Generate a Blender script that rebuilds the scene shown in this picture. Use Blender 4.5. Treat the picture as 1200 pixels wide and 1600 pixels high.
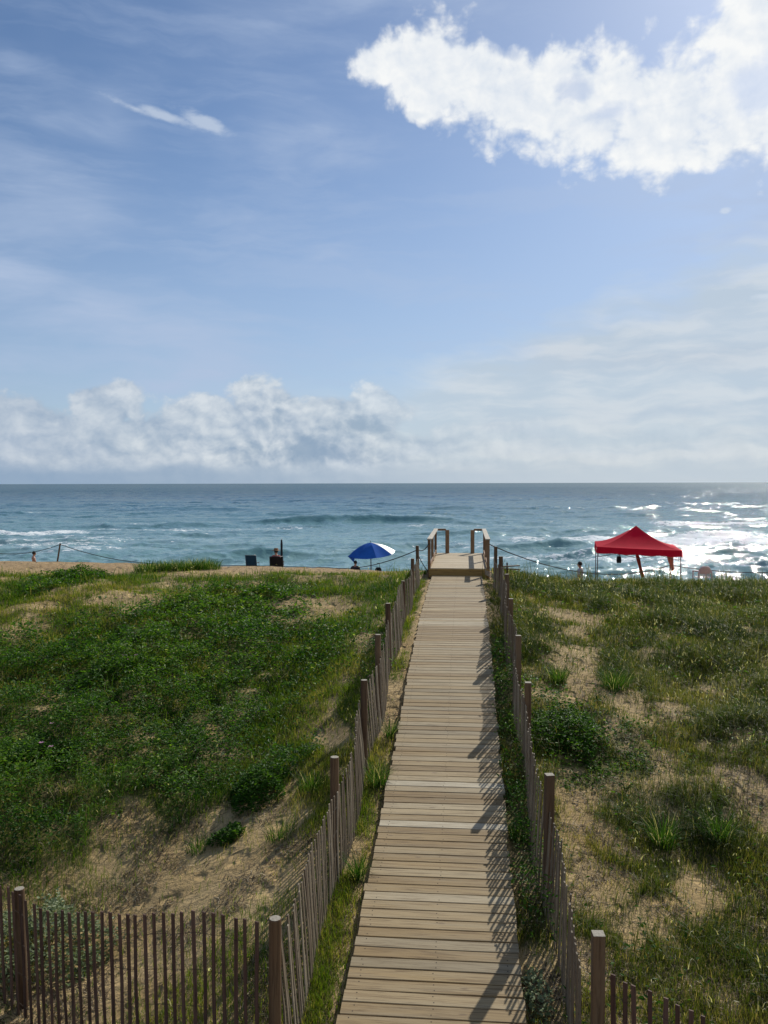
import bpy, bmesh, math, random
import numpy as np
from mathutils import Vector, Matrix, Euler

EXPOSURE = 0.0
SUN_E = 4.3
VEIL_H = .42
SKY_TINT = (.91, 1.0, 1.10)
SEA_SPEC = .3
CHOP = .56
SEA_CAP = .42
SEA_ROUGH = .045; SEA_BUMP = 1.0; SEA_BD = .33

# ------------------------------------------------------------------ camera, sky, sun, exposure
scene = bpy.context.scene
for o in list(bpy.data.objects): bpy.data.objects.remove(o)
SUN_EL, SUN_AZ = math.radians(35.2), math.radians(28.5)      # azimuth to the right of +Y
cam_d = bpy.data.cameras.new('camera'); cam = bpy.data.objects.new('camera', cam_d)
scene.collection.objects.link(cam); scene.camera = cam
cam_d.sensor_fit = 'VERTICAL'; cam_d.sensor_height = 36; cam_d.lens = 1300/1600*36
cam_d.clip_start = .1; cam_d.clip_end = 200000
CAM_Z = 7.6
cam.location = (0, 0, CAM_Z)
cam.matrix_world = Matrix.Translation((0, 0, CAM_Z)) @ Matrix.Rotation(math.pi/2-math.atan(45/1300), 4, 'X') @ Matrix.Rotation(math.radians(-.13), 4, 'Z')
scene.render.resolution_x = 768; scene.render.resolution_y = 1024
scene.view_settings.view_transform = 'Standard'; scene.view_settings.look = 'None'
scene.view_settings.gamma = 1; scene.view_settings.exposure = EXPOSURE
sun_d = bpy.data.lights.new('sun', 'SUN'); sun = bpy.data.objects.new('sun', sun_d)
scene.collection.objects.link(sun)
sun_d.energy = SUN_E; sun_d.angle = math.radians(.5); sun_d.color = (1, .965, .86)
sdir = Vector((math.sin(SUN_AZ)*math.cos(SUN_EL), math.cos(SUN_AZ)*math.cos(SUN_EL), math.sin(SUN_EL)))
sun.rotation_euler = sdir.to_track_quat('Z', 'Y').to_euler(); sun.location = sdir*100

class NT:
    """small wrapper to write node graphs as expressions"""
    dim = '3D'
    def __init__(s, tree): s.t = tree; s.n = tree.nodes; s.l = tree.links
    def new(s, kind, **kw):
        n = s.n.new(kind)
        for k, v in kw.items(): setattr(n, k, v)
        return n
    def put(s, sock, v):
        if hasattr(v, 'is_output') or isinstance(v, bpy.types.NodeSocket): s.l.new(v, sock)
        elif v is not None: sock.default_value = v
    def m(s, op, a, b=None, c=None, clamp=False):
        n = s.new('ShaderNodeMath', operation=op, use_clamp=clamp)
        s.put(n.inputs[0], a); s.put(n.inputs[1], b)
        if c is not None: s.put(n.inputs[2], c)
        return n.outputs[0]
    def step(s, a, b, x):
        n = s.new('ShaderNodeMapRange', interpolation_type='SMOOTHSTEP')
        s.put(n.inputs['Value'], x); n.inputs['From Min'].default_value = a; n.inputs['From Max'].default_value = b
        return n.outputs[0]
    def rng(s, x, a, b, c, d):
        n = s.new('ShaderNodeMapRange'); s.put(n.inputs['Value'], x)
        for k, v in zip(('From Min', 'From Max', 'To Min', 'To Max'), (a, b, c, d)): n.inputs[k].default_value = v
        return n.outputs[0]
    def xyz(s, x, y, z=0.0):
        n = s.new('ShaderNodeCombineXYZ'); s.put(n.inputs[0], x); s.put(n.inputs[1], y); s.put(n.inputs[2], z)
        return n.outputs[0]
    def sep(s, v):
        n = s.new('ShaderNodeSeparateXYZ'); s.put(n.inputs[0], v); return n.outputs
    def map(s, v, sc=(1, 1, 1), loc=(0, 0, 0), rot=(0, 0, 0)):
        n = s.new('ShaderNodeMapping'); s.put(n.inputs[0], v)
        n.inputs['Scale'].default_value = sc; n.inputs['Location'].default_value = loc; n.inputs['Rotation'].default_value = rot
        return n.outputs[0]
    def noise(s, v, scale=1, detail=4, rough=.5, dist=0, lac=2):
        n = s.new('ShaderNodeTexNoise', noise_dimensions=s.dim); s.put(n.inputs['Vector'], v)
        n.inputs['Scale'].default_value = scale; n.inputs['Detail'].default_value = detail
        n.inputs['Roughness'].default_value = rough; n.inputs['Distortion'].default_value = dist
        n.inputs['Lacunarity'].default_value = lac
        return n.outputs[0]
    def billow(s, v, scale, detail=3):
        n = s.new('ShaderNodeTexVoronoi', feature='F1', voronoi_dimensions='2D', normalize=True); s.put(n.inputs['Vector'], v)
        n.inputs['Scale'].default_value = scale; n.inputs['Detail'].default_value = detail
        n.inputs['Roughness'].default_value = .55; n.inputs['Lacunarity'].default_value = 2.1
        return s.m('SUBTRACT', 1.0, n.outputs['Distance'])
    def mix(s, f, a, b):
        n = s.new('ShaderNodeMix', data_type='RGBA'); s.put(n.inputs[0], f)
        for sock, v in ((n.inputs[6], a), (n.inputs[7], b)):
            if isinstance(v, tuple) and len(v) == 3: v = v+(1,)
            s.put(sock, v)
        return n.outputs[2]
    def ramp(s, x, stops):
        n = s.new('ShaderNodeValToRGB'); s.put(n.inputs[0], x)
        e = n.color_ramp.elements
        while len(e) < len(stops): e.new(.5)
        for q, (p, c) in zip(e, stops): q.position = p; q.color = tuple(c)+(1,)
        return n.outputs[0]
    def attr(s, name):
        return s.new('ShaderNodeAttribute', attribute_name=name).outputs['Fac']
    def bump(s, h, strength=1, dist=.01, normal=None):
        n = s.new('ShaderNodeBump'); s.put(n.inputs['Height'], h)
        s.put(n.inputs['Strength'], strength); n.inputs['Distance'].default_value = dist
        if normal is not None: s.l.new(normal, n.inputs['Normal'])
        return n.outputs[0]

def lin(r, g, b):
    f = lambda c: (c/255/12.92) if c/255 <= .04045 else ((c/255+.055)/1.055)**2.4
    return (f(r), f(g), f(b))

# ---- the sky: Nishita, with clouds placed by direction (azimuth from +Y, elevation)
world = bpy.data.worlds.new('World'); scene.world = world; world.use_nodes = True
w = NT(world.node_tree); w.n.clear(); w.dim = '2D'
sky = w.new('ShaderNodeTexSky', sky_type='NISHITA'); sky.sun_disc = False
sky.sun_elevation = SUN_EL; sky.sun_rotation = SUN_AZ; sky.altitude = 0; sky.air_density = 1.0; sky.dust_density = .5; sky.ozone_density = 3.0
STR = .08
gen = w.new('ShaderNodeTexCoord').outputs['Generated']
dx, dy, dz = w.sep(gen)
az = w.m('ARCTAN2', dx, dy)
el = w.m('ARCSINE', dz)
P = w.xyz(az, el, 0.0)
def AE(px, py):
    u = (px-600)/1300; v = (755-py)/1300
    return math.atan(u), math.atan(v*math.cos(math.atan(u)))
def blob(px, py, rx, ry, rot=0.0):
    """1 at the centre, 0 at the rim, negative outside"""
    a, e = AE(px, py)
    k = 1/1300
    v = w.map(P, loc=(-a, -e, 0))
    v = w.map(v, rot=(0, 0, rot)); v = w.map(v, sc=(1/(rx*k*math.cos(a)**2), 1/(ry*k*math.cos(e)**2), 1))
    n = w.new('ShaderNodeVectorMath', operation='LENGTH'); w.l.new(v, n.inputs[0])
    return w.m('SUBTRACT', 1.0, n.outputs['Value'])
def vmax(*a):
    r = a[0]
    for q in a[1:]: r = w.m('MAXIMUM', r, q)
    return r
C = lambda c: tuple(q/STR for q in c)
BC = .54
world.cycles.sampling_method = 'MANUAL'; world.cycles.sample_map_resolution = 512
warp = w.new('ShaderNodeVectorMath', operation='ADD')
nz = w.new('ShaderNodeTexNoise', noise_dimensions='2D'); w.l.new(P, nz.inputs['Vector']); nz.inputs['Scale'].default_value = 14; nz.inputs['Detail'].default_value = 5
sc_ = w.new('ShaderNodeVectorMath', operation='MULTIPLY_ADD'); w.l.new(nz.outputs['Color'], sc_.inputs[0])
sc_.inputs[1].default_value = (.022, .022, 0); sc_.inputs[2].default_value = (-.011, -.011, 0)
w.l.new(P, warp.inputs[0]); w.l.new(sc_.outputs[0], warp.inputs[1]); PW = warp.outputs[0]
# base: Nishita slightly hazed over
tn = w.new('ShaderNodeMix', data_type='RGBA', blend_type='MULTIPLY'); tn.inputs[0].default_value = 1
w.l.new(sky.outputs[0], tn.inputs[6]); tn.inputs[7].default_value = SKY_TINT+(1,); col = tn.outputs[2]
# thin cirrus veil
ci = w.noise(w.map(P, rot=(0, 0, -.25), sc=(2.2, 9, 1)), 1.6, 5, .55, .3)
ci2 = w.noise(w.map(P, sc=(2, 3.2, 1)), 1.7, 3, .5)
veil = w.m('MULTIPLY', w.step(.38, .8, ci), w.step(.3, .66, ci2))
veil = w.m('ADD', w.m('MULTIPLY', veil, .55), w.m('MULTIPLY', w.step(.42, .72, w.noise(w.map(PW, rot=(0, 0, -.15), sc=(1.6, 10, 1)), 2.4, 5, .6, .2)), .20))
hz = w.step(AE(600, 180)[1], AE(600, 640)[1], el)
veil = w.m('ADD', veil, w.m('MULTIPLY', hz, VEIL_H))
rt = w.step(-.35, .55, az)
veil = w.m('ADD', veil, w.m('MULTIPLY', rt, .12), clamp=True)
col = w.mix(veil, col, C(lin(178, 195, 222)))
# broad pale layer low on the right
st = w.m('ADD', w.m('MULTIPLY', w.m('SUBTRACT', w.noise(w.map(PW, sc=(3, 11, 1)), 2.2, 5, .5), .5), .12), el)
lim = w.m('ADD', w.m('MULTIPLY', w.m('MAXIMUM', w.m('SUBTRACT', az, .02), 0), .34), AE(600, 590)[1])
lay = w.rng(w.m('SUBTRACT', lim, st), -.012, .045, 0, 1)
lay = w.m('MULTIPLY', w.m('MULTIPLY', lay, w.step(-.22, .14, az)), .78)
tex = w.noise(w.map(PW, sc=(4, 20, 1)), 2.4, 5, .5)
col = w.mix(lay, col, w.mix(w.step(.35, .7, tex), C(lin(190, 204, 216)), C(lin(212, 219, 224))))
# cumulus bank on the horizon
def puff2(dxy):
    v = w.map(PW, loc=(dxy[0], dxy[1], 0), sc=(1, 1.35, 1))
    return w.m('ADD', w.m('MULTIPLY', w.m('SUBTRACT', w.billow(v, 19, 3), .66), .8), w.noise(v, 17, 6, .55))
n1 = puff2((0, 0)); n2 = puff2((-.006, -.008))
hm = vmax(w.m('MULTIPLY', w.m('SUBTRACT', AE(600, 662)[1], el), 22),
          blob(170, 638, 70, 40), blob(415, 650, 70, 56), blob(560, 652, 110, 44), blob(520, 690, 170, 75), blob(240, 690, 240, 60), blob(30, 670, 150, 50), blob(330, 670, 200, 48))
hd = w.step(-.06, .26, w.m('ADD', hm, w.m('MULTIPLY', w.m('SUBTRACT', n1, .53), 1.25)))
fade = w.step(-.12, .22, az)
hd = w.m('MULTIPLY', hd, w.rng(fade, 0, 1, 1, .22))
relief = w.m('ADD', w.m('MULTIPLY', w.m('SUBTRACT', n1, n2), 1.6), .52)
relief = w.m('ADD', relief, w.m('MULTIPLY', w.m('SUBTRACT', n1, BC), .8), clamp=True)
hcol = w.mix(relief, C(lin(160, 178, 198)), C(lin(222, 228, 232)))
left = w.step(-.1, -.5, az)
hcol = w.mix(w.m('MULTIPLY', left, .35), hcol, C(lin(140, 162, 192)))
dark = vmax(blob(558, 668, 60, 22), w.m('MULTIPLY', blob(470, 705, 130, 30), .8), w.m('MULTIPLY', blob(410, 650, 40, 40), .5))
hcol = w.mix(w.m('MULTIPLY', w.step(0, .8, w.m('ADD', dark, w.m('MULTIPLY', w.m('SUBTRACT', n2, .5), 1.5))), .8), hcol, C(lin(122, 150, 178)))
col = w.mix(w.m('MULTIPLY', hd, .88), col, hcol)
# level grey band right above the water
bn = w.m('ADD', el, w.m('MULTIPLY', w.m('SUBTRACT', tex, .5), .012))
band = w.step(AE(600, 716)[1], AE(600, 744)[1], bn)
col = w.mix(w.m('MULTIPLY', band, .85), col, w.mix(w.step(-.4, .3, az), C(lin(142, 166, 192)), C(lin(194, 206, 216))))
# the big bright cumulus, upper right, and its small companions
def puff(scale, dxy, lowf, k=.55):
    v = w.map(PW, loc=(dxy[0], dxy[1], 0), sc=(1, 1.25, 1))
    b = w.billow(v, scale, 3); n = w.noise(v, lowf, 8, .58)
    return w.m('ADD', w.m('MULTIPLY', w.m('SUBTRACT', b, .66), k*2.0), n)
n3 = puff(20, (0, 0), 11, .38)
n4 = puff(20, (-.008, -.010), 11, .38)
bm = vmax(blob(690, 124, 120, 70, .1), blob(800, 152, 170, 86, .3), blob(905, 172, 185, 98, .15), blob(1040, 182, 175, 94, 0), blob(1165, 160, 155, 110), blob(1220, 55, 120, 110), blob(598, 115, 50, 40))
bd = w.step(-.08, .46, w.m('ADD', bm, w.m('MULTIPLY', w.m('SUBTRACT', n3, .505), 1.7)))
hole = vmax(blob(790, 95, 42, 16, .3), blob(895, 155, 46, 26), blob(950, 185, 60, 18), w.m('MULTIPLY', blob(1175, 150, 66, 46), 1.3))
hole = w.step(.0, .8, w.m('ADD', hole, w.m('MULTIPLY', w.m('SUBTRACT', n4, .5), 1.6)))
bd = w.m('MULTIPLY', bd, w.m('SUBTRACT', 1.0, w.m('MULTIPLY', hole, .5)))
bl = w.m('ADD', w.m('MULTIPLY', w.m('SUBTRACT', n3, n4), 1.1), .72)
bl = w.m('ADD', bl, w.m('MULTIPLY', w.m('SUBTRACT', n3, BC), .5), clamp=True)
bcol = w.mix(bl, C(lin(204, 217, 234)), C(lin(250, 251, 250)))
col = w.mix(w.m('MULTIPLY', bd, .96), col, bcol)
n5 = w.noise(w.map(PW, rot=(0, 0, .35), sc=(1, 2.4, 1)), 22, 8, .62)
sm = vmax(blob(325, 200, 62, 15, .33), blob(265, 190, 60, 11, .2), w.m('MULTIPLY', blob(215, 177, 50, 7, .25), .7), blob(655, 190, 22, 10), blob(1128, 336, 10, 5), w.m('MULTIPLY', blob(1190, 466, 30, 6), .8))
sd = w.step(-.05, .8, w.m('ADD', sm, w.m('MULTIPLY', w.m('SUBTRACT', n5, .5), 1.5)))
col = w.mix(w.m('MULTIPLY', sd, .55), col, C(lin(214, 224, 236)))
bg = w.new('ShaderNodeBackground'); w.l.new(col, bg.inputs[0]); bg.inputs[1].default_value = STR
wo = w.new('ShaderNodeOutputWorld'); w.l.new(bg.outputs[0], wo.inputs[0])

# ------------------------------------------------------------------ shape of the land
SEA = 7.6                      # camera height above the sea
rng = np.random.default_rng(7)
def _hash(i, j, s):
    n = (i*374761393 + j*668265263 + s*982451653) & 0xffffffff
    n = ((n ^ (n >> 13))*1274126177) & 0xffffffff
    n = n ^ (n >> 16)
    return (n & 0xffffff)/float(0xffffff)
def vnoise(x, y, s=0):
    x = np.asarray(x, float); y = np.asarray(y, float)
    xi = np.floor(x).astype(np.int64); yi = np.floor(y).astype(np.int64)
    fx = x-xi; fy = y-yi
    fx = fx*fx*(3-2*fx); fy = fy*fy*(3-2*fy)
    a = _hash(xi, yi, s); b = _hash(xi+1, yi, s); c = _hash(xi, yi+1, s); d = _hash(xi+1, yi+1, s)
    return (a*(1-fx)+b*fx)*(1-fy)+(c*(1-fx)+d*fx)*fy
def fbm(x, y, s=0, o=4):
    r = 0; a = .5; t = 0
    for k in range(o):
        r = r+a*vnoise(x*2**k+17.3*k, y*2**k-9.1*k, s+k); t += a; a *= .5
    return r/t
def sstep(a, b, x):
    t = np.clip((np.asarray(x, float)-a)/(b-a), 0, 1); return t*t*(3-2*t)
def axis_x(y): return -.28+.0985*y
DECK_Y = [0, 4, 6.64, 8.31, 10, 12.3, 15, 17.5, 20, 22.5, 25, 31]
DECK_D = [4.7, 4.5, 4.32, 4.17, 4.0, 3.72, 3.32, 3.06, 2.92, 2.84, 2.79, 2.79]
def smooth_interp(y, X, Y):
    y = np.asarray(y, float); r = 0
    for k, w in ((-1.0, 1), (-.5, 2), (0, 3), (.5, 2), (1.0, 1)):
        r = r+w*np.interp(y+k, X, Y)
    return r/9
def deck_z(y): return SEA-smooth_interp(y, DECK_Y, DECK_D)
def ground_z(x, y, fine=True):
    x = np.asarray(x, float); y = np.asarray(y, float)
    o = x-axis_x(y)
    xl = np.clip(x, -15, 0)
    dcl = 3.42+(-xl/15)*(3.02-3.42)                                        # left crest depth below the eye
    ycl = 33.0; ycr = 27.5
    L = smooth_interp(y, [0, 6, 8, 10, 14, 18, 22, 26, 30, 33], [5.3, 5.05, 4.9, 4.66, 4.12, 3.56, 3.12, 3.0, 3.15, 3.25])
    L = L+sstep(22, 33, y)*(dcl-3.25)
    R = smooth_interp(y, [0, 6, 8, 10, 14, 18, 22, 25, 27.5], [5.0, 4.7, 4.42, 4.15, 3.66, 3.32, 3.16, 3.18, 3.36])
    w = sstep(-.6, 3.0, o)
    yc = ycl*(1-w)+ycr*w
    D = np.where(o < 0, L, R)
    mid = sstep(-2, 2, o); D = L*(1-mid)+R*mid
    C = smooth_interp(y, DECK_Y, DECK_D)+.12
    C = C+sstep(27, 33, y)*.7
    k = 1-sstep(1.25, 3.6, np.abs(o))
    D = D*(1-k)+C*k
    t = y-yc
    D = D+np.interp(t, [-3, 0, 2, 4, 6, 9, 14, 26, 60, 300], [0, .05, .4, 1.0, 1.55, 1.85, 2.25, 4.3, 7.0, 14])
    n = (fbm(x*.33, y*.33, 3)-.5)*.55+(fbm(x*1.1, y*1.1, 11)-.5)*.2
    if fine: n = n+(fbm(x*4.5, y*4.5, 21, 3)-.5)*.06
    D = D-n*(1-.85*k)*(1-.5*sstep(26, 32, y))
    return SEA-D

# ------------------------------------------------------------------ materials
def mat(name, rough=.8, spec=.3):
    m = bpy.data.materials.new(name); m.use_nodes = True
    t = NT(m.node_tree); b = t.n['Principled BSDF']
    b.inputs['Roughness'].default_value = rough; b.inputs['Specular IOR Level'].default_value = spec
    return m, t, b
def plain(name, c, rough=.7, spec=.3, var=.12, scale=8, metal=0, translucent=0):
    m, t, b = mat(name, rough, spec)
    ob = t.new('ShaderNodeTexCoord').outputs['Object']
    n = t.noise(ob, scale, 5, .6)
    lo = tuple(q*(1-var) for q in c); hi = tuple(min(1, q*(1+var)) for q in c)
    t.put(b.inputs['Base Color'], t.mix(t.step(.3, .7, n), lo, hi)); b.inputs['Metallic'].default_value = metal
    if translucent:
        tr = t.new('ShaderNodeBsdfTranslucent'); tr.inputs[0].default_value = tuple(c)+(1,)
        mx = t.new('ShaderNodeMixShader'); mx.inputs[0].default_value = translucent
        t.l.new(b.outputs[0], mx.inputs[1]); t.l.new(tr.outputs[0], mx.inputs[2]); t.l.new(mx.outputs[0], t.n['Material Output'].inputs[0])
    return m

def wood(name, stops, grain=(3, 60, 60), bumpd=.002, turn=0.0, rough=.75, grey=.38):
    """weathered timber: colour per piece from the 'tint' attribute, grain along the given axis"""
    m, t, b = mat(name, rough, .35)
    ob = t.new('ShaderNodeTexCoord').outputs['Object']
    ob = t.map(ob, rot=(0, 0, turn))
    tint = t.attr('tint')
    off = t.xyz(t.m('MULTIPLY', tint, 37.0), t.m('MULTIPLY', tint, 91.0), 0.0)
    ad = t.new('ShaderNodeVectorMath', operation='ADD'); t.l.new(ob, ad.inputs[0]); t.l.new(off, ad.inputs[1]); v = ad.outputs[0]
    g = t.noise(t.map(v, sc=grain), 1, 8, .62, .6)
    big = t.noise(t.map(v, sc=tuple(q*.18+.4 for q in grain)), 1, 4, .55, .4)
    c = t.ramp(tint, stops)
    c = t.mix(t.m('MULTIPLY', t.step(.35, .75, big), grey), c, GREY_WOOD)
    dk = t.new('ShaderNodeMix', data_type='RGBA', blend_type='MULTIPLY'); t.l.new(t.m('MULTIPLY', t.step(.44, .68, g), .8), dk.inputs[0])
    t.l.new(c, dk.inputs[6]); dk.inputs[7].default_value = (.42, .36, .3, 1)
    # knots
    vo = t.new('ShaderNodeTexVoronoi'); t.l.new(t.map(v, sc=tuple(1.1+.05*q for q in grain)), vo.inputs['Vector']); vo.inputs['Scale'].default_value = 1.6
    kn = t.step(.11, .04, vo.outputs['Distance'])
    c2 = t.mix(t.m('MULTIPLY', kn, .6), dk.outputs[2], (.12, .075, .045))
    t.put(b.inputs['Base Color'], c2)
    t.put(b.inputs['Normal'], t.bump(g, .8, bumpd))
    return m
GREY_WOOD = (.33, .28, .195)
TURN = math.atan(.0985)
M = {}
M['deck'] = wood('weathered_deck_boards', [(0, (.185, .135, .07)), (.22, (.37, .285, .17)), (.45, (.34, .235, .11)), (.7, (.235, .15, .062)), (.85, (.37, .27, .14)), (1, (.52, .45, .33))], grain=(2.2, 55, 55), turn=TURN)
M['platform'] = wood('newer_pine_boards', [(0, (.40, .30, .18)), (.5, (.46, .35, .215)), (1, (.52, .42, .28))], grain=(2.2, 50, 50), turn=TURN)
M['fascia'] = wood('treated_pine_edge_board', [(0, (.30, .18, .05)), (1, (.38, .24, .075))], grain=(2, 50, 50), turn=TURN, grey=.08)
M['rail'] = wood('railing_timber', [(0, (.17, .085, .04)), (.5, (.22, .115, .055)), (1, (.28, .17, .09))], grain=(50, 50, 3), grey=.1)
M['railtop'] = wood('railing_cap_timber', [(0, (.42, .36, .29)), (1, (.52, .46, .38))], grain=(50, 3, 50), turn=TURN)
M['post'] = wood('fence_post_timber', [(0, (.085, .043, .020)), (.5, (.125, .068, .032)), (1, (.17, .10, .052))], grain=(45, 45, 2.5), bumpd=.004, grey=.12)
M['post_end'] = plain('post_end_grain', (.31, .275, .22), .8, .2, .25, 60)
M['lath'] = wood('fence_lath_timber', [(0, (.10, .07, .045)), (.5, (.18, .135, .09)), (1, (.30, .245, .18))], grain=(60, 60, 3), bumpd=.002, grey=.3)
M['lath_red'] = wood('red_brown_lath_timber', [(0, (.07, .035, .025)), (.5, (.10, .05, .035)), (1, (.14, .075, .055))], grain=(60, 60, 3), bumpd=.002, grey=.05)
M['wire'] = plain('rusty_wire', (.06, .045, .035), .8, .2)
M['rope'] = plain('dark_rope', (.06, .055, .05), .9, .1)
M['pale_rope'] = plain('pale_rope', (.35, .31, .26), .9, .1)

def sand_mat():
    m, t, b = mat('dune_sand', .9, .2)
    pos = t.new('ShaderNodeNewGeometry').outputs['Position']
    veg = t.attr('veg'); beach = t.attr('beach')
    n1 = t.noise(pos, .9, 6, .6); n2 = t.noise(pos, 14, 7, .65); n3 = t.noise(pos, 90, 4, .6)
    sand = t.mix(t.step(.32, .7, n1), (.39, .265, .115), (.51, .37, .185))
    sand = t.mix(t.m('MULTIPLY', t.step(.45, .75, n2), .45), sand, (.30, .195, .11))
    sand = t.mix(t.m('MULTIPLY', t.step(.52, .75, n3), .5), sand, (.20, .14, .07))
    sand = t.mix(t.m('MULTIPLY', beach, .55), sand, t.mix(t.step(.35, .65, t.noise(pos, 5, 8, .75)), (.17, .10, .05), (.40, .26, .15)))
    # roots, twigs and dead blades lying on the sand
    lit = t.noise(t.map(pos, sc=(9, 34, 10), rot=(0, 0, .6)), 1, 6, .7, 2.2)
    lit2 = t.noise(t.map(pos, sc=(36, 10, 10), rot=(0, 0, .2)), 1, 6, .7, 1.8)
    l = t.m('MULTIPLY', t.m('MAXIMUM', t.step(.53, .60, lit), t.step(.55, .62, lit2)), t.rng(veg, 0, .6, .22, 1))
    sand = t.mix(t.m('MULTIPLY', l, .6), sand, (.115, .085, .048))
    # moss, seedlings and litter between the plants
    cov = t.step(.28, .75, t.m('ADD', veg, t.m('MULTIPLY', t.m('SUBTRACT', n2, .5), .9)))
    mul = t.mix(t.step(.35, .65, t.noise(pos, 22, 6, .7)), (.040, .055, .010), (.115, .110, .030))
    c = t.mix(t.m('MULTIPLY', cov, .85), sand, mul)
    t.put(b.inputs['Base Color'], c)
    hb = t.m('ADD', t.m('MULTIPLY', n2, 1.0), t.m('MULTIPLY', n3, .22))
    fp = t.new('ShaderNodeTexVoronoi'); wv = t.map(pos, sc=(3.0, 2.0, .2)); fp.inputs['Scale'].default_value = 1
    wn = t.new('ShaderNodeTexNoise'); t.l.new(pos, wn.inputs['Vector']); wn.inputs['Scale'].default_value = 3
    av = t.new('ShaderNodeVectorMath', operation='ADD'); t.l.new(wv, av.inputs[0]); t.l.new(wn.outputs['Color'], av.inputs[1]); t.l.new(av.outputs[0], fp.inputs['Vector'])
    dent = t.m('MULTIPLY', t.step(.12, .38, fp.outputs['Distance']), 2.2)
    hb = t.m('ADD', hb, dent)
    rip = t.noise(t.map(pos, sc=(2.2, 6.5, 1), rot=(0, 0, .3)), 1.5, 5, .55, .6)
    hb = t.m('ADD', hb, t.m('MULTIPLY', rip, 1.1))
    t.put(b.inputs['Normal'], t.bump(hb, .9, .05))
    return m
M['sand'] = sand_mat()

def leaf_mat(name, stops, trans=.35, rough=.5, spec=.2, tmul=1.6):
    m, t, b = mat(name, rough, spec)
    c = t.ramp(t.attr('tint'), stops); t.put(b.inputs['Base Color'], c)
    tr = t.new('ShaderNodeBsdfTranslucent')
    g = t.new('ShaderNodeMix', data_type='RGBA', blend_type='MULTIPLY'); g.inputs[0].default_value = 1
    t.l.new(c, g.inputs[6]); g.inputs[7].default_value = (1.25*tmul, 1.3*tmul, .55*tmul, 1); t.l.new(g.outputs[2], tr.inputs[0])
    mx = t.new('ShaderNodeMixShader'); mx.inputs[0].default_value = trans
    t.l.new(b.outputs[0], mx.inputs[1]); t.l.new(tr.outputs[0], mx.inputs[2]); t.l.new(mx.outputs[0], t.n['Material Output'].inputs[0])
    return m
M['grass'] = leaf_mat('dune_grass_blades', [(0, (.016, .050, .008)), (.35, (.035, .085, .012)), (.62, (.070, .120, .018)), (.8, (.13, .145, .032)), (.92, (.26, .215, .10)), (1, (.60, .56, .42))], .4, .5, .1)
M['lush'] = leaf_mat('low_green_blades', [(0, (.035, .075, .006)), (.5, (.075, .120, .010)), (.8, (.13, .15, .020)), (1, (.26, .21, .08))], .42, .5, .08)
M['grass_olive'] = leaf_mat('olive_dune_grass', [(0, (.026, .045, .010)), (.35, (.055, .078, .016)), (.62, (.105, .115, .028)), (.8, (.17, .15, .045)), (.92, (.24, .20, .09)), (1, (.50, .46, .32))], .35, .5, .1)
M['lush_olive'] = leaf_mat('low_olive_blades', [(0, (.040, .060, .010)), (.5, (.085, .105, .016)), (.8, (.15, .14, .032)), (1, (.27, .21, .09))], .4, .5, .08)
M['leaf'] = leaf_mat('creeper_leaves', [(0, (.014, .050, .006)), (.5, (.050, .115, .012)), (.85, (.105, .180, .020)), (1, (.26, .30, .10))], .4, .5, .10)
M['silver'] = leaf_mat('silvery_round_leaves', [(0, (.09, .13, .05)), (.5, (.20, .24, .12)), (1, (.44, .46, .33))], .25, .6, .2, 1)
M['stem'] = plain('plant_stems', (.12, .085, .045), .8, .2)
M['petal'] = plain('pink_petals', (.55, .28, .42), .6, .2, .1, 8, 0, .3)

# ------------------------------------------------------------------ scene helpers
COL = scene.collection
def tag(o, label=None, cat=None, group=None, kind=None):
    if label: o['label'] = label
    if cat: o['category'] = cat
    if group: o['group'] = group
    if kind: o['kind'] = kind
    return o
def empty(name, loc, label, cat, group=None, rz=0):
    o = bpy.data.objects.new(name, None); COL.objects.link(o); o.location = loc; o.rotation_euler = (0, 0, rz)
    o.empty_display_size = .2
    return tag(o, label, cat, group)
def np_mesh(name, verts, faces_flat, nper, mats, attrs=None, smooth=False, parent=None, mat_idx=None):
    """verts (n,3); faces_flat 1-D loop indices; nper loops per face (int or array)"""
    me = bpy.data.meshes.new(name)
    verts = np.asarray(verts, np.float32); faces_flat = np.asarray(faces_flat, np.int32)
    me.vertices.add(len(verts)); me.vertices.foreach_set('co', verts.ravel())
    if np.isscalar(nper): nf = len(faces_flat)//nper; tot = np.full(nf, nper, np.int32)
    else: tot = np.asarray(nper, np.int32); nf = len(tot)
    st = np.zeros(nf, np.int32); st[1:] = np.cumsum(tot)[:-1]
    me.loops.add(len(faces_flat)); me.loops.foreach_set('vertex_index', faces_flat)
    me.polygons.add(nf); me.polygons.foreach_set('loop_start', st); me.polygons.foreach_set('loop_total', tot)
    if mat_idx is not None: me.polygons.foreach_set('material_index', np.asarray(mat_idx, np.int32))
    me.polygons.foreach_set('use_smooth', np.full(nf, bool(smooth)))
    for k, a in (attrs or {}).items():
        at = me.attributes.new(k, 'FLOAT', 'POINT'); at.data.foreach_set('value', np.asarray(a, np.float32))
    me.update(calc_edges=True); me.validate()
    for q in (mats if isinstance(mats, (list, tuple)) else [mats]): me.materials.append(q)
    o = bpy.data.objects.new(name, me); COL.objects.link(o)
    if parent: o.parent = parent
    return o

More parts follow.
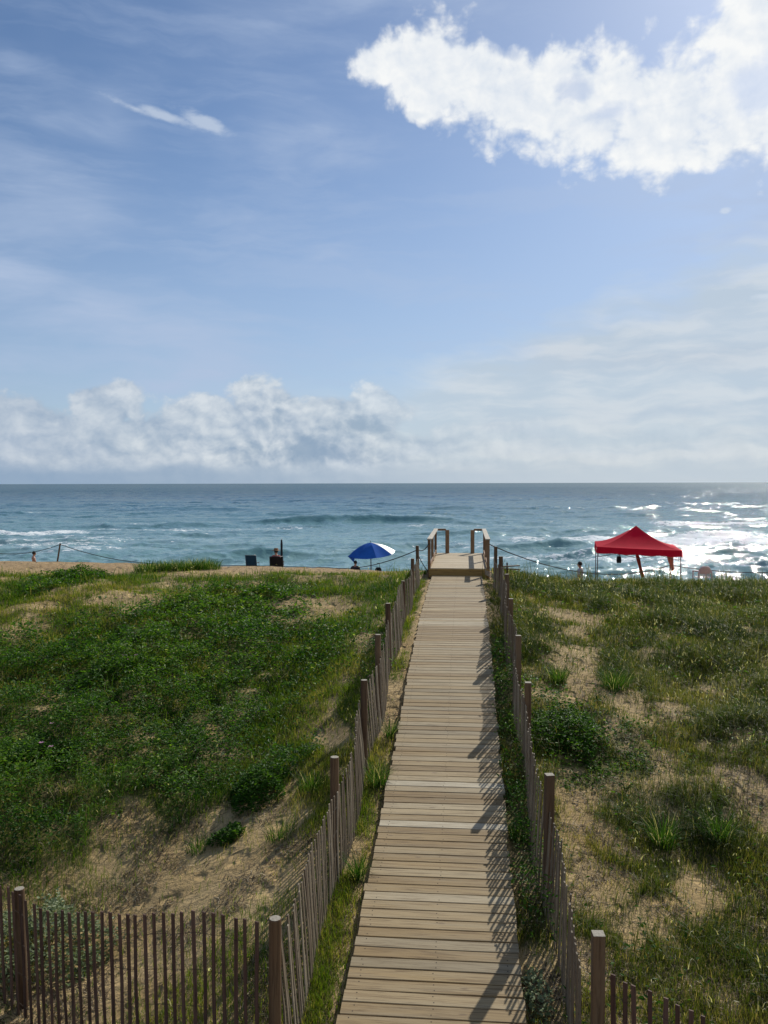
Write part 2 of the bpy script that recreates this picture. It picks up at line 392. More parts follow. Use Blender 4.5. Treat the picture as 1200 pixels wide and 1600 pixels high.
class MB:
    def __init__(s): s.v = []; s.f = []; s.t = []; s.mi = []
    def add(s, vs, fs, tint=.5, mi=0):
        b = len(s.v); s.v += [tuple(q) for q in vs]; s.t += [tint]*len(vs)
        s.f += [tuple(b+i for i in f) for f in fs]; s.mi += [mi]*len(fs); return s
    def box(s, c, size, R=None, tint=.5, mi=0, top_mi=None):
        hx, hy, hz = [q/2 for q in size]; vs = []
        for z in (-hz, hz):
            for x, y in ((-hx, -hy), (hx, -hy), (hx, hy), (-hx, hy)):
                p = Vector((x, y, z))
                if R is not None: p = R @ p
                vs.append(p+Vector(c))
        fs = [(3, 2, 1, 0), (4, 5, 6, 7), (0, 1, 5, 4), (1, 2, 6, 5), (2, 3, 7, 6), (3, 0, 4, 7)]
        s.add(vs, fs, tint, mi)
        if top_mi is not None: s.mi[-5] = top_mi
        return s
    def tube(s, pts, r, n=6, tint=.5, mi=0, cap_mi=None):
        pts = [Vector(p) for p in pts]; rs = r if isinstance(r, (list, tuple)) else [r]*len(pts)
        vs = []; fs = []
        for i, p in enumerate(pts):
            d = (pts[min(i+1, len(pts)-1)]-pts[max(i-1, 0)])
            d = d.normalized() if d.length > 1e-9 else Vector((0, 0, 1))
            a = d.cross(Vector((0, 0, 1)) if abs(d.z) < .9 else Vector((1, 0, 0))).normalized(); b = d.cross(a)
            for k in range(n):
                t = 2*math.pi*k/n; vs.append(p+(a*math.cos(t)+b*math.sin(t))*rs[i])
        for i in range(len(pts)-1):
            for k in range(n):
                k2 = (k+1) % n; fs.append((i*n+k, i*n+k2, (i+1)*n+k2, (i+1)*n+k))
        fs.append(tuple(range(n))[::-1]); fs.append(tuple((len(pts)-1)*n+k for k in range(n)))
        s.add(vs, fs, tint, mi)
        if cap_mi is not None: s.mi[-1] = cap_mi
        return s
    def build(s, name, mats, parent=None, smooth=False, bevel=0, recalc=False):
        flat = [i for f in s.f for i in f]
        o = np_mesh(name, np.array(s.v), flat, [len(f) for f in s.f], mats, {'tint': s.t}, smooth, parent, s.mi)
        if recalc:
            bm = bmesh.new(); bm.from_mesh(o.data); bmesh.ops.recalc_face_normals(bm, faces=bm.faces); bm.to_mesh(o.data); bm.free()
        if bevel:
            m = o.modifiers.new('bevel', 'BEVEL'); m.width = bevel; m.segments = 2; m.limit_method = 'ANGLE'
        return o
def gz(x, y): return float(ground_z(x, y))

# ------------------------------------------------------------------ where the plants grow
PATCH = {
    'leaf': [(2.75, 12.3, .75, 1.1), (-1.75, 11.4, .6, .6), (-4.86, 17.07, 3.69, 3.9), (-4.67, 12.64, 1.81, 1.88), (-2.91, 14.01, 1.37, 1.91), (-4.65, 11.2, 0.76, 0.76), (-4.68, 20.27, 2.13, 2.45), (-3.76, 23.26, 1.76, 1.94), (-9.88, 26.21, 0.89, 2.45), (-3.41, 12.67, 1.13, 1.34), (-3.15, 11.37, 0.78, 0.58), (-0.12, 15.63, 0.19, 1.48)],
    'lush': [(-.7, 10.2, .45, 1.2), (-1.9, 11.8, .9, .7), (-1.53, 16.55, 0.96, 3.65), (-1.7, 12.97, 0.8, 1.13), (-0.44, 14.19, 0.32, 1.7), (-7.32, 21.14, 2.69, 2.83), (-10.51, 24.39, 1.06, 4.0), (-0.55, 17.78, 0.53, 2.32), (-0.85, 11.09, 0.42, 1.19), (2.04, 10.62, 0.24, 1.8), (2.6, 9.4, 0.58, 0.59), (3.59, 9.34, 0.79, 1.28), (1.91, 8.54, 0.26, 0.68), (3.39, 8.0, 0.43, 0.89), (3.83, 11.86, 0.55, 0.8), (2.33, 7.58, 0.35, 0.56)],
    'tall': [(-3.05, 11.31, 1.13, 0.66), (-0.4, 13.04, 0.3, 1.42), (-7.79, 28.54, 1.32, 3.46), (-3.97, 25.8, 1.93, 2.84), (-0.72, 23.37, 1.06, 1.63), (-10.14, 22.73, 0.52, 1.96), (-0.36, 18.95, 0.43, 1.56), (6.89, 18.67, 2.11, 6.05), (5.48, 12.71, 0.84, 1.97), (3.06, 17.31, 0.45, 2.89), (5.11, 23.73, 1.64, 2.55), (9.28, 24.12, 2.97, 2.09), (4.19, 15.14, 0.29, 1.61), (3.71, 17.22, 0.53, 0.98), (3.64, 10.5, 0.48, 0.5), (4.04, 9.92, 0.54, 0.46), (2.71, 9.27, 0.43, 0.38), (-4.95, 11.5, 0.52, 0.98), (7.13, 25.74, 5.94, 0.05)],
    'sand': [(2.0, 9.3, .3, .9), (3.0, 8.6, .45, .5), (2.9, 13.6, .35, .6), (-1.1, 10.6, .25, .6), (4.6, 10.8, .4, .4), (-1.88, 9.42, 1.22, 1.3), (-1.45, 10.48, 0.56, 0.62), (-2.14, 21.38, 1.47, 1.94), (-8.6, 19.27, 0.6, 1.06), (-8.64, 21.18, 0.81, 0.64), (-6.77, 22.57, 0.86, 0.87), (-0.96, 8.92, 0.34, 0.77), (4.69, 19.35, 0.82, 1.03), (3.35, 15.57, 0.41, 1.75), (2.62, 11.17, 0.43, 0.87), (3.42, 11.41, 0.35, 1.07), (2.64, 9.95, 0.34, 0.53), (2.48, 8.27, 0.22, 0.74), (-0.52, 16.9, 0.26, 0.69), (-2.26, 8.41, 1.09, 1.05), (2.07, 7.26, 0.33, 0.26), (3.63, 14.3, 0.33, 1.06), (-1.14, 12.37, 0.29, 0.53)],
}

def field(kind, x, y, soft=.35):
    r = np.zeros_like(x)
    nx = x+(fbm(x*.8, y*.8, 51)-.5)*1.6; ny = y+(fbm(x*.8, y*.8, 61)-.5)*2.4
    for cx, cy, rx, ry in PATCH[kind]:
        ry = max(ry, .3); rx = max(rx, .2)
        d = np.sqrt(((nx-cx)/rx)**2+((ny-cy)/ry)**2)
        r = np.maximum(r, 1-sstep(1-soft, 1+soft, d))
    return r
def n_edge(x): return fbm(x*.5, x*0, 55)
def densities(x, y):
    """0..1 cover of creeper leaves, low green blades and tall blades"""
    o = x-axis_x(y)
    out_ = sstep(1.02, 1.25, np.abs(o))
    e0 = 26.0-.5*np.clip((-x-3)/9, 0, 1)+(n_edge(x)-.5)*2.5
    edge = 1-sstep(e0, e0+2.2, y)*(o < 0)-sstep(28, 29.5, y)*(o >= 0)
    s = field('sand', x, y)
    n = fbm(x*1.5, y*1.5, 71); n2 = fbm(x*4, y*4, 77, 3)
    leaf = field('leaf', x, y); lush = field('lush', x, y); tall = field('tall', x, y)
    base = sstep(.38, .62, n)
    far = sstep(12, 20, y)
    leaf = leaf*(.25+.75*sstep(.30, .45, n*.6+n2*.4))
    lush = np.maximum(lush*(.5+.5*base), (.28+.5*far)*(.25+.75*base))*(1-.8*s)
    rs = (o > 0)*1.0
    lush = np.maximum(lush, rs*.62*sstep(.3, .55, n*.5+n2*.5)*(1-.85*s)); leaf = np.maximum(leaf, rs*.10*sstep(.45, .6, n2)*(1-.6*s))
    tall = np.maximum(tall, rs*.30*sstep(.38, .6, n2)*(1-.85*s))
    tall = np.maximum(tall*(.2+.8*sstep(.3, .5, n*.5+n2*.5)), (.13+.3*far)*sstep(.42, .6, n2))*(1-.82*s)
    # the strips between deck and fences
    lc = (1-sstep(.0, .3, np.abs(o+1.0)))*(o < 0)
    rc = (1-sstep(.1, .36, np.abs(o-.96)))*(o > 0)
    leaf = leaf*out_*edge
    leaf = np.maximum(leaf, rc*sstep(7.2, 8.6, y)*(1-sstep(15, 18, y))*(.35+.65*sstep(.3, .5, n2)))
    lush = np.maximum(lush*out_, np.maximum(lc*sstep(.40, .58, n)*.9, rc*.55*sstep(.38, .6, n)))*edge
    tall = np.maximum(tall*out_, np.maximum(lc*.5*sstep(.48, .66, n2)*sstep(8, 13, y), rc*.55*sstep(9, 12, y)*(1-sstep(23, 25, y))*sstep(.35, .6, n2)))*edge
    keep = 1-(np.abs(o) < .76)*(y < 25.2)-(np.abs(o) < .95)*(y >= 24.7)*(y < 32)
    return leaf*keep, lush*keep, tall*keep

# ------------------------------------------------------------------ land: one sheet from behind the house side to the sea bed
def fan_rows(edges):
    r = []
    for a, b, st in edges: r.append(np.arange(a, b, st))
    return np.concatenate(r)
def build_ground():
    xs = np.concatenate([np.arange(-200, -40, 10), np.arange(-40, -14, 1.0), np.arange(-14, 16, .11), np.arange(16, 44, 1.0), np.arange(44, 201, 10)])
    ys = np.concatenate([np.arange(-30, 4, 2.), np.arange(4, 40, .11), np.arange(40, 60, .5), np.arange(60, 160, 5.), [200, 300]])
    X, Y = np.meshgrid(xs, ys); Z = ground_z(X, Y)
    # keep the ground under the boards
    o = np.abs(X-axis_x(Y))
    dn = fbm(X*2.5, Y*1.6, 131, 4)
    drift = sstep(14.5, 19, Y)*(1-sstep(24.2, 24.9, Y))*sstep(.50, .66, o+(dn-.5)*.5+.02*(Y-20)*.3)      # sand blown over the plank ends
    Z = np.where((o < .9) & (Y < 25.2), np.minimum(Z, deck_z(Y)-.07)+drift*.085, Z)
    a, l, t = densities(X, Y)
    veg = np.clip(a*1.0+l*.75+t*.8, 0, 1)
    xc = X
    beach = sstep(-8, -3, Y-(33*(xc < 0)+29.5*(xc >= 0)))
    nx, ny = len(xs), len(ys)
    i = np.arange((ny-1)*(nx-1)); r = i//(nx-1); c = i % (nx-1); b = r*nx+c
    f = np.stack([b, b+1, b+nx+1, b+nx], 1).ravel()
    o_ = np_mesh('dune_ground', np.stack([X.ravel(), Y.ravel(), Z.ravel()], 1), f, 4, M['sand'], {'veg': veg.ravel(), 'beach': beach.ravel()}, True)
    tag(o_, kind='structure')
build_ground()

# ------------------------------------------------------------------ the sea: one sheet to the horizon, real swell near the shore
#SEA
def sea():
    u = np.concatenate([np.linspace(-3, -.75, 24)[:-1], np.linspace(-.75, .75, 760), np.linspace(.75, 3, 24)[1:]])
    y = np.concatenate([np.geomspace(50, 1500, 900), np.geomspace(1510, 60000, 80)])
    U, Y = np.meshgrid(u, y); X = U*Y
    Z = np.zeros_like(X); foam = np.zeros_like(X)
    Yw = Y+(fbm(X*.02, Y*.02, 5)-.5)*16+(fbm(X*.08, Y*.05, 6)-.5)*5
    near = (1-sstep(300, 420, Y))
    Z += near*.16*np.sin(Yw*2*math.pi/21)*(.4+fbm(X*.03, Y*.03, 9))
    sx, sy = fbm(X*.02, Y*.02, 15)*6, fbm(X*.02, Y*.02, 16)*6
    for f1, f2, am, yf in ((.05, .10, 1.5, 2500), (.12, .24, .9, 1100), (.30, .5, .55, 700), (.7, .9, .32, 420), (1.5, 1.7, .15, 260), (3.1, 3.0, .07, 150)):
        q = 1-np.abs(2*vnoise(X*f1+sx, Y*f2+sy, int(f1*100))-1)      # peaked wavelets
        Z += (1-sstep(yf*.6, yf, Y))*(.35+.65*vnoise(X*.03, Y*.03, 19))*(q**1.5-.35)*am*CHOP
    # travelling crests: distance, x range, height, back width, front width
    for yc, x0, x1, h, bw, fw in SWELLS:
        e = sstep(x0-8, x0+8, X)*(1-sstep(x1-8, x1+8, X))*(.65+.7*fbm(X*.06, Y*0+yc, 31))
        d = Y+(fbm(X*.035, X*0+yc, 33)-.5)*14-yc
        Z += h*e*np.where(d > 0, np.exp(-(d/bw)**2), np.exp(-(d/fw)**2))
        foam = np.maximum(foam, .62*e*np.exp(-((d-.3)/1.3)**2)*sstep(.5, .62, fbm(X*.12, X*0+yc, 37)))
    Fx = X+(fbm(X*.03, Y*.02, 41)-.5)*14; Fy = Y+(fbm(X*.05, Y*.04, 43)-.5)*14
    for cx, cy, rx, ry, a in FOAM:
        d = np.sqrt(((Fx-cx)/rx)**2+((Fy-cy)/ry)**2)
        foam = np.maximum(foam, a*(1-sstep(.45, 1.25, d)))
    nx, ny = len(u), len(y)
    i = np.arange((ny-1)*(nx-1)); r = i//(nx-1); c = i % (nx-1); b = r*nx+c
    f = np.stack([b, b+1, b+nx+1, b+nx], 1).ravel()
    m, t, bs = mat('sea_water', .08, SEA_SPEC)
    bs.inputs['IOR'].default_value = 1.33
    pos = t.new('ShaderNodeNewGeometry').outputs['Position']
    px, py, pz = t.sep(pos)
    big = t.noise(t.map(pos, sc=(.012, .03, 0)), 1, 4, .5)
    yy = t.m('ADD', py, t.m('MULTIPLY', t.m('SUBTRACT', big, .5), 90))
    c = t.ramp(t.rng(yy, 60, 460, 0, 1), [(0, SEA_C[0]), (.12, SEA_C[1]), (.26, SEA_C[2]), (.5, SEA_C[3]), (1, SEA_C[4])])
    patch = t.noise(t.map(pos, sc=(.05, .16, 0)), 1, 5, .6)
    c = t.mix(t.m('MULTIPLY', t.step(.42, .68, patch), .45), c, SEA_C[5])
    fa = t.attr('foam')
    fn = t.noise(t.map(pos, sc=(.35, .8, .3)), 1, 9, .68, 1.0)
    fn2 = t.noise(t.map(pos, sc=(2.2, 3.2, 1)), 1, 6, .65, .5)
    fs = t.step(.52, .62, t.m('ADD', t.m('MULTIPLY', fa, .5), t.m('ADD', t.m('MULTIPLY', t.m('SUBTRACT', fn, .5), .9), t.m('MULTIPLY', t.m('SUBTRACT', fn2, .5), .5))) if False else
                t.m('ADD', t.m('MULTIPLY', fa, .62), t.m('ADD', t.m('MULTIPLY', t.m('SUBTRACT', fn, .5), 1.25), t.m('ADD', .12, t.m('MULTIPLY', t.m('SUBTRACT', fn2, .5), .7)))))
    fs = t.m('MULTIPLY', fs, t.step(.02, .2, fa))
    milky = t.m('MULTIPLY', fa, .45)
    c = t.mix(milky, c, (.30, .40, .42))
    c = t.mix(t.m('MULTIPLY', fs, .92), c, (.80, .82, .83))
    t.put(bs.inputs['Base Color'], c)
    off = t.step(140, 900, py)

    w2 = t.noise(t.map(pos, sc=(1.6, 1.8, 1)), 1, 3, .55, .2)
    w4 = t.noise(t.map(pos, sc=(7, 8, 1)), 1, 3, .6)
    w3 = t.noise(t.map(pos, sc=(.06, .12, 1)), 1, 6, .6)
    h = t.m('ADD', t.m('MULTIPLY', w2, .32), t.m('ADD', t.m('MULTIPLY', t.m('MULTIPLY', w3, 3.2), off), t.m('MULTIPLY', w4, .05)))
    nb_ = t.bump(h, SEA_BUMP, SEA_BD)
    df = t.new('ShaderNodeBsdfDiffuse'); t.put(df.inputs[0], c); t.l.new(nb_, df.inputs['Normal'])
    gl = t.new('ShaderNodeBsdfGlossy'); gl.inputs[0].default_value = (1, 1, 1, 1); t.l.new(nb_, gl.inputs['Normal'])
    t.put(gl.inputs['Roughness'], t.rng(off, 0, 1, SEA_ROUGH, .14))
    fr = t.new('ShaderNodeFresnel'); fr.inputs[0].default_value = 1.33; t.l.new(nb_, fr.inputs['Normal'])
    # wind-roughened water never reaches mirror reflectance at grazing angles
    k = t.m('MINIMUM', fr.outputs[0], t.rng(off, 0, 1, SEA_CAP, SEA_CAP*.62))
    k = t.m('MULTIPLY', k, t.m('SUBTRACT', 1.0, t.m('MULTIPLY', fs, .9)))
    ms = t.new('ShaderNodeMixShader'); t.l.new(k, ms.inputs[0]); t.l.new(df.outputs[0], ms.inputs[1]); t.l.new(gl.outputs[0], ms.inputs[2])
    t.l.new(ms.outputs[0], t.n['Material Output'].inputs[0])
    o = np_mesh('sea_water', np.stack([X.ravel(), Y.ravel(), Z.ravel()], 1), f, 4, m, {'foam': foam.ravel()}, True)
    tag(o, kind='structure')
def YW(py): return SEA*1300/(py-755)
def seg(py, px0, px1, h, bw, fw):
    Y = YW(py); return (Y, (px0-600)/1300*Y, (px1-600)/1300*Y, h, bw, fw)
def fo(px, py, rx, ry, a):
    Y = YW(py); Y0 = YW(py-ry); Y1 = YW(py+ry)
    return ((px-600)/1300*Y, (Y0+Y1)/2, rx/1300*Y, abs(Y0-Y1)/2, a)
SWELLS = [seg(820, 400, 720, 1.15, 5, 2.2), seg(822, 130, 330, .55, 4, 2.0), seg(818, 760, 900, .5, 4, 2), seg(842, 610, 790, .75, 4, 1.6), seg(838, 240, 420, .5, 3.5, 1.5),
          seg(860, 560, 720, .6, 3, 1.2), seg(858, 780, 950, .7, 3, 1.2), seg(843, 860, 1300, .5, 4, 1.6), seg(808, 500, 800, .5, 6, 3), seg(804, -100, 300, .5, 6, 3), seg(872, 850, 1250, .55, 2.6, 1.1),
          seg(853, -100, 200, .5, 3, 1.3), seg(797, 200, 1300, .5, 7, 4), seg(868, 380, 560, .35, 2.4, 1.1), seg(790, -200, 700, .5, 8, 5)]
FOAM = [fo(60, 833, 150, 3.5, .9), fo(230, 829, 200, 2.2, .62), fo(60, 850, 150, 14, .62), fo(420, 826, 110, 1.8, .6), fo(300, 845, 120, 9, .38),
        fo(1130, 852, 260, 11, 1.0), fo(1010, 858, 150, 9, .85), fo(1090, 822, 120, 2.2, .95), fo(1180, 822, 90, 2.6, .95), fo(860, 852, 60, 5, .7),
        fo(700, 824, 120, 2.0, .55), fo(900, 828, 90, 3, .45), fo(780, 860, 120, 8, .55), fo(900, 878, 260, 8, .62), fo(1130, 885, 200, 10, .7),
        fo(650, 870, 120, 6, .42), fo(560, 836, 90, 3, .35), fo(80, 866, 160, 6, .6), fo(690, 838, 90, 3, .45)]
SEA_C = [(.18, .30, .29), (.15, .27, .27), (.085, .19, .205), (.040, .120, .150), (.032, .082, .120), (.06, .165, .175)]
sea()

# ------------------------------------------------------------------ boardwalk
def boardwalk():
    root = empty('boardwalk', (axis_x(15), 15, float(deck_z(15))-.1), 'long weathered plank boardwalk running between two slat fences towards the sea', 'boardwalk')
    mb = MB(); R_ = random.Random(3); nb = MB()
    th = math.atan(.0985); y = 3.6
    runs = R_.random()
    while y < 25.02:
        pitch = .146
        z = float(deck_z(y)); sl = float(deck_z(y+.1)-deck_z(y-.1))/.2
        cx = axis_x(y)+.012+R_.gauss(0, .006)
        if R_.random() < .25: runs = R_.random()
        tint = min(1, max(0, runs*.35+R_.random()*.65))
        R = Euler((math.atan(sl)+R_.gauss(0, .004), R_.gauss(0, .002), -th+.012+R_.gauss(0, .0018)), 'XYZ').to_matrix()
        wd = pitch-.010-R_.random()*.005; L = 1.50+R_.gauss(0, .014)
        # a board: slightly cupped top, worn edges
        n = 7; pr = [(-wd/2, -.036), (-wd/2, -.004), (-wd/2+.004, 0), (0, .0), (wd/2-.004, 0), (wd/2, -.004), (wd/2, -.036)]
        vs = []
        bow = R_.gauss(0, .003)
        for i in range(5):
            xx = -L/2+L*i/4
            for (a, b) in pr: vs.append(R @ Vector((xx, a+bow*math.sin(math.pi*i/4), b))+Vector((cx, y, z)))
        fs = [tuple(range(n)), tuple(4*n+k for k in range(n))[::-1]]
        for i in range(4):
            for k in range(n): fs.append((i*n+k, (i+1)*n+k, (i+1)*n+(k+1) % n, i*n+(k+1) % n))
        b0 = len(mb.v); mb.add(vs, fs, tint)
        for sx in (-.64, 0, .64):
            for dy in (-.035, .035):
                if R_.random() < .8: mb.box(R @ Vector((sx+R_.gauss(0, .01), dy, .0006))+Vector((cx, y, z)), (.009, .009, .0016), R, .5, 1)
        y += pitch*math.cos(math.atan(sl))*math.cos(th)
    # timbers are laid in object space, so the grain coordinate is the plank's own length
    d = mb.build('planks', [M['deck'], M['wire']], recalc=True)
    js = MB()
    for off in (-.66, 0, .66):
        ys = np.arange(3.7, 24.9, 1.0)
        for a, b in zip(ys[:-1], ys[1:]):
            p = Vector((axis_x(a)+off, a, float(deck_z(a))-.115)); q = Vector((axis_x(b)+off, b, float(deck_z(b))-.115))
            dd = q-p; R = dd.to_track_quat('Y', 'Z').to_matrix()
            js.box((p+q)/2, (.038, dd.length-.002, .14), R, .3)
    j = js.build('joist', M['deck'])
    for o in (d, j): o.parent = root; o.matrix_parent_inverse = Matrix.Translation(root.location).inverted()
boardwalk()

def under(root, *obs):
    """parent parts built in world space under a thing"""
    inv = (Matrix.Translation(root.location) @ root.rotation_euler.to_matrix().to_4x4()).inverted()
    for o in obs: o.parent = root; o.matrix_parent_inverse = inv

# ------------------------------------------------------------------ raised platform with railings at the top of the beach stairs
def platform():
    y0, y1 = 25.06, 30.6; zt = SEA-2.575; th = -math.atan(.0985)
    cx0 = axis_x(y0)+.06
    root = empty('viewing_platform', (cx0, y0, zt-.3), 'raised wooden platform with timber railings at the sea end of the boardwalk', 'platform')
    Rz = Matrix.Rotation(th, 3, 'Z')
    def W(x, y, z): return Rz @ Vector((x, y, 0))+Vector((cx0, y0, z))
    L = 5.5; half = .845
    R_ = random.Random(5)
    mb = MB(); y = .075
    while y < L:
        mb.box(W(R_.gauss(0, .004), y, zt-.019), (half*2, .138, .038), Rz, R_.random()); y += .146
    d = mb.build('deck_boards', M['platform'], bevel=.003)
    fb = MB().box(W(0, -.022, zt-.145), (half*2+.1, .04, .25), Rz, .4)
    for s in (-1, 1): fb.box(W(s*(half+.024), L/2, zt-.145), (.04, L, .25), Rz, .6)
    f = fb.build('edge_boards', M['fascia'], bevel=.004)
    under(root, d, f)
    H = .90
    # posts: three each side, plus the gate posts at the head of the stairs
    for s in (-1, 1):
        for yy in (.06, L*.45, L-.08):
            low = zt-1.6
            o = MB().box(W(s*(half-.0-.045+.09), yy, (zt+H-.04+low)/2), (.088, .088, zt+H-.04-low), Rz, R_.random()).build('post', M['rail'], bevel=.004); under(root, o)
        o = MB().box(W(s*.46, L-.08, zt+H/2-.03), (.14, .09, H-.03), Rz, R_.random()).build('gate_post', M['rail'], bevel=.004); under(root, o)
        o = MB().box(W(s*(half+.03), L/2, zt+H-.02), (.145, L+.12, .038), Rz, .7).build('handrail', M['railtop'], bevel=.004); under(root, o)
        o = MB().box(W(s*.655, L-.08, zt+H-.035), (.29, .10, .07), Rz, .3).build('cross_rail', M['rail'], bevel=.004); under(root, o)
        # thin lower rail on the outside face
        o = MB().box(W(s*(half+.022), L/2, zt+.09), (.038, L-.1, .088), Rz, .5).build('kick_rail', M['rail'], bevel=.003); under(root, o)
    # stairs down to the beach
    st = MB()
    for k in range(11): st.box(W(0, L+.15+.28*k, zt-.19*(k+1)), (1.3, .29, .038), Rz, R_.random())
    o = st.build('stair_treads', M['platform']); under(root, o)
    for s in (-1, 1):
        a = W(s*.67, L+.02, zt-.17); b = W(s*.67, L+3.1, zt-2.25); dd = b-a
        o = MB().box((a+b)/2, (.04, dd.length, .24), dd.to_track_quat('Y', 'Z').to_matrix(), .4).build('stair_stringer', M['fascia']); under(root, o)
    return W, zt, H, half, L
PW_ = platform()

# ------------------------------------------------------------------ slat fences
def fence(name, label, posts, lathm, round_posts=False, lean=0.0, seed=1, slat_h=.97, spacing=.089, group=None, tidy=1.0, far_h=None):
    """posts: (x, y, z_top or None). One mesh of laths and one of wire per bay, each post by itself."""
    R_ = random.Random(seed)
    p0 = posts[0]
    root = empty(name, (p0[0], p0[1], gz(p0[0], p0[1])), label, 'fence', group)
    pts = [Vector((p[0], p[1], 0)) for p in posts]
    ph = R_.random()*10
    for i, p in enumerate(posts):
        if len(p) > 3 and p[3] == 'nopost': continue
        g = gz(p[0], p[1]); top = p[2] if p[2] else g+1.3
        mb = MB(); r = .046+R_.random()*.004; tl = Vector((R_.gauss(0, .012), R_.gauss(0, .012), 0))
        if round_posts:
            mb.tube([(p[0], p[1], g-.4), Vector((p[0], p[1], (g+top)/2))+tl*.5, Vector((p[0], p[1], top-.006))+tl, Vector((p[0], p[1], top))+tl], [r*1.04, r, r*.98, r*.9], 12, R_.random(), 0, 1)
        else:
            R = Euler((R_.gauss(0, .008), R_.gauss(0, .008), R_.gauss(0, .15)), 'XYZ').to_matrix()
            mb.box((p[0], p[1], (g-.4+top)/2), (.086, .086, top-g+.4), R, R_.random(), 0, 1)
        o = mb.build('post', [M['post'], M['post_end']], smooth=False, bevel=.003); under(root, o)
    side = 1 if lean >= 0 else -1
    for a, b in zip(pts[:-1], pts[1:]):
        d = b-a; L = d.length; u = d.normalized(); nrm = Vector((u.y, -u.x, 0))    # to the right of travel
        n = max(1, int(L/spacing)); sl = MB(); wire = MB(); rows = [[] for _ in range(4)]
        for k in range(n):
            q = a+u*((k+.5)/n*L)
            inner = -side if name == 'x' else 0
            off = nrm*(INNER*lean_sign(lean)+.035*math.sin((q.y+q.x)*1.7+ph)+R_.gauss(0, .004))
            base = q+off; g = gz(base.x, base.y)-.05
            h = slat_h+R_.gauss(0, .02*tidy)+.05-(0 if far_h is None else (slat_h-far_h)*float(sstep(15, 24, base.y)))
            ln = nrm*(lean+.035*math.sin(q.y*1.1+ph)+R_.gauss(0, .008))+u*R_.gauss(0, .020*tidy)
            top = base+ln+Vector((0, 0, g+h)); bot = base+Vector((0, 0, g))
            mid = (top+bot)/2+nrm*R_.gauss(0, .006)+u*R_.gauss(0, .004)
            wd = .031+R_.gauss(0, .002); tint = min(1, max(0, R_.gauss(.5, .25)))
            vs = []
            tw = R_.gauss(0, .06); uu = (Matrix.Rotation(tw, 3, 'Z') @ u); nn_ = Vector((uu.y, -uu.x, 0))
            for c in (bot, mid, top):
                for (sa, sb) in ((-1, -1), (1, -1), (1, 1), (-1, 1)): vs.append(c+uu*(wd/2*sa)+nn_*(.0055*sb))
            fs = [(0, 3, 2, 1), (8, 9, 10, 11)]
            for lv in (0, 4):
                for e in range(4): fs.append((lv+e, lv+(e+1) % 4, lv+4+(e+1) % 4, lv+4+e))
            sl.add(vs, fs, tint)
            for w_, fr in enumerate((.14, .38, .62, .86)):
                rows[w_].append(bot.lerp(top, fr)+nn_*.009); rows[w_].append(bot.lerp(top, fr)-nn_*.009)
        for r in rows:
            if len(r) > 2:
                A = [r[i] for i in range(0, len(r), 1) if (i//2+i) % 2 == 0]; B = [r[i] for i in range(0, len(r), 1) if (i//2+i) % 2 == 1]
                wire.tube(A, .0013, 3); wire.tube(B, .0013, 3)
        o = sl.build('slat_panel', lathm); under(root, o)
        o = wire.build('wire', M['wire']); under(root, o)
    return root
INNER = .07
def lean_sign(l): return -1 if l >= 0 else 1
def ZD(d): return SEA-d
lp = [(6.18, -1.17, 3.28), (8.75, -1.12, 2.91), (11.3, -1.12, 2.69), (13.2, -1.12, 2.41), (15.0, -1.12, 2.17), (18.6, -1.12, 2.19), (21.6, -1.12, 1.96), (24.2, -1.12, 1.82)]
LP = [(axis_x(y)+o, y, ZD(d)) for y, o, d in lp]
rp = [(5.85, 1.23, 3.22), (8.27, 1.12, 2.93), (11.2, 1.12, 2.70), (13.2, 1.12, 2.43), (15.7, 1.13, 2.19), (18.5, 1.2, 2.03), (21.5, 1.2, 1.9), (24.0, 1.14, 1.84)]
RP = [(axis_x(y)+o, y, ZD(d)) for y, o, d in rp]
GF = 'slat and wire dune fences'
# walking towards the sea, the outside of the left fence is to the left (negative lean)
fence('slat_fence', 'slat and wire fence on round posts along the left edge of the boardwalk', LP, M['lath'], True, -.06, 11, group=GF, far_h=.72, tidy=.6, spacing=.084)
fence('slat_fence', 'slat and wire fence on square posts right of the boardwalk, its shadow striping the planks', RP, M['lath'], False, .03, 12, group=GF, slat_h=1.0, far_h=.78, tidy=.6, spacing=.084)
c0 = LP[0]
fence('slat_fence', 'red brown slat fence crossing the bare sand in the lower left corner', [(c0[0]-.02, c0[1], ZD(3.28), 'nopost'), (-1.95, 6.84, None, 'nopost'), (-3.43, 7.72, ZD(3.80)), (-5.7, 8.9, None)], M['lath_red'], True, .0, 13, group=GF, slat_h=1.18, tidy=.35, spacing=.101)
c1 = RP[0]
fence('slat_fence', 'short slat fence leading off to the lower right corner from the boardwalk fence', [(c1[0]+.05, c1[1]-.02, ZD(3.22), 'nopost'), (2.3, 5.25, None, 'nopost'), (3.4, 4.75, None)], M['lath_red'], False, .0, 14, slat_h=1.0, group=GF, tidy=.4)

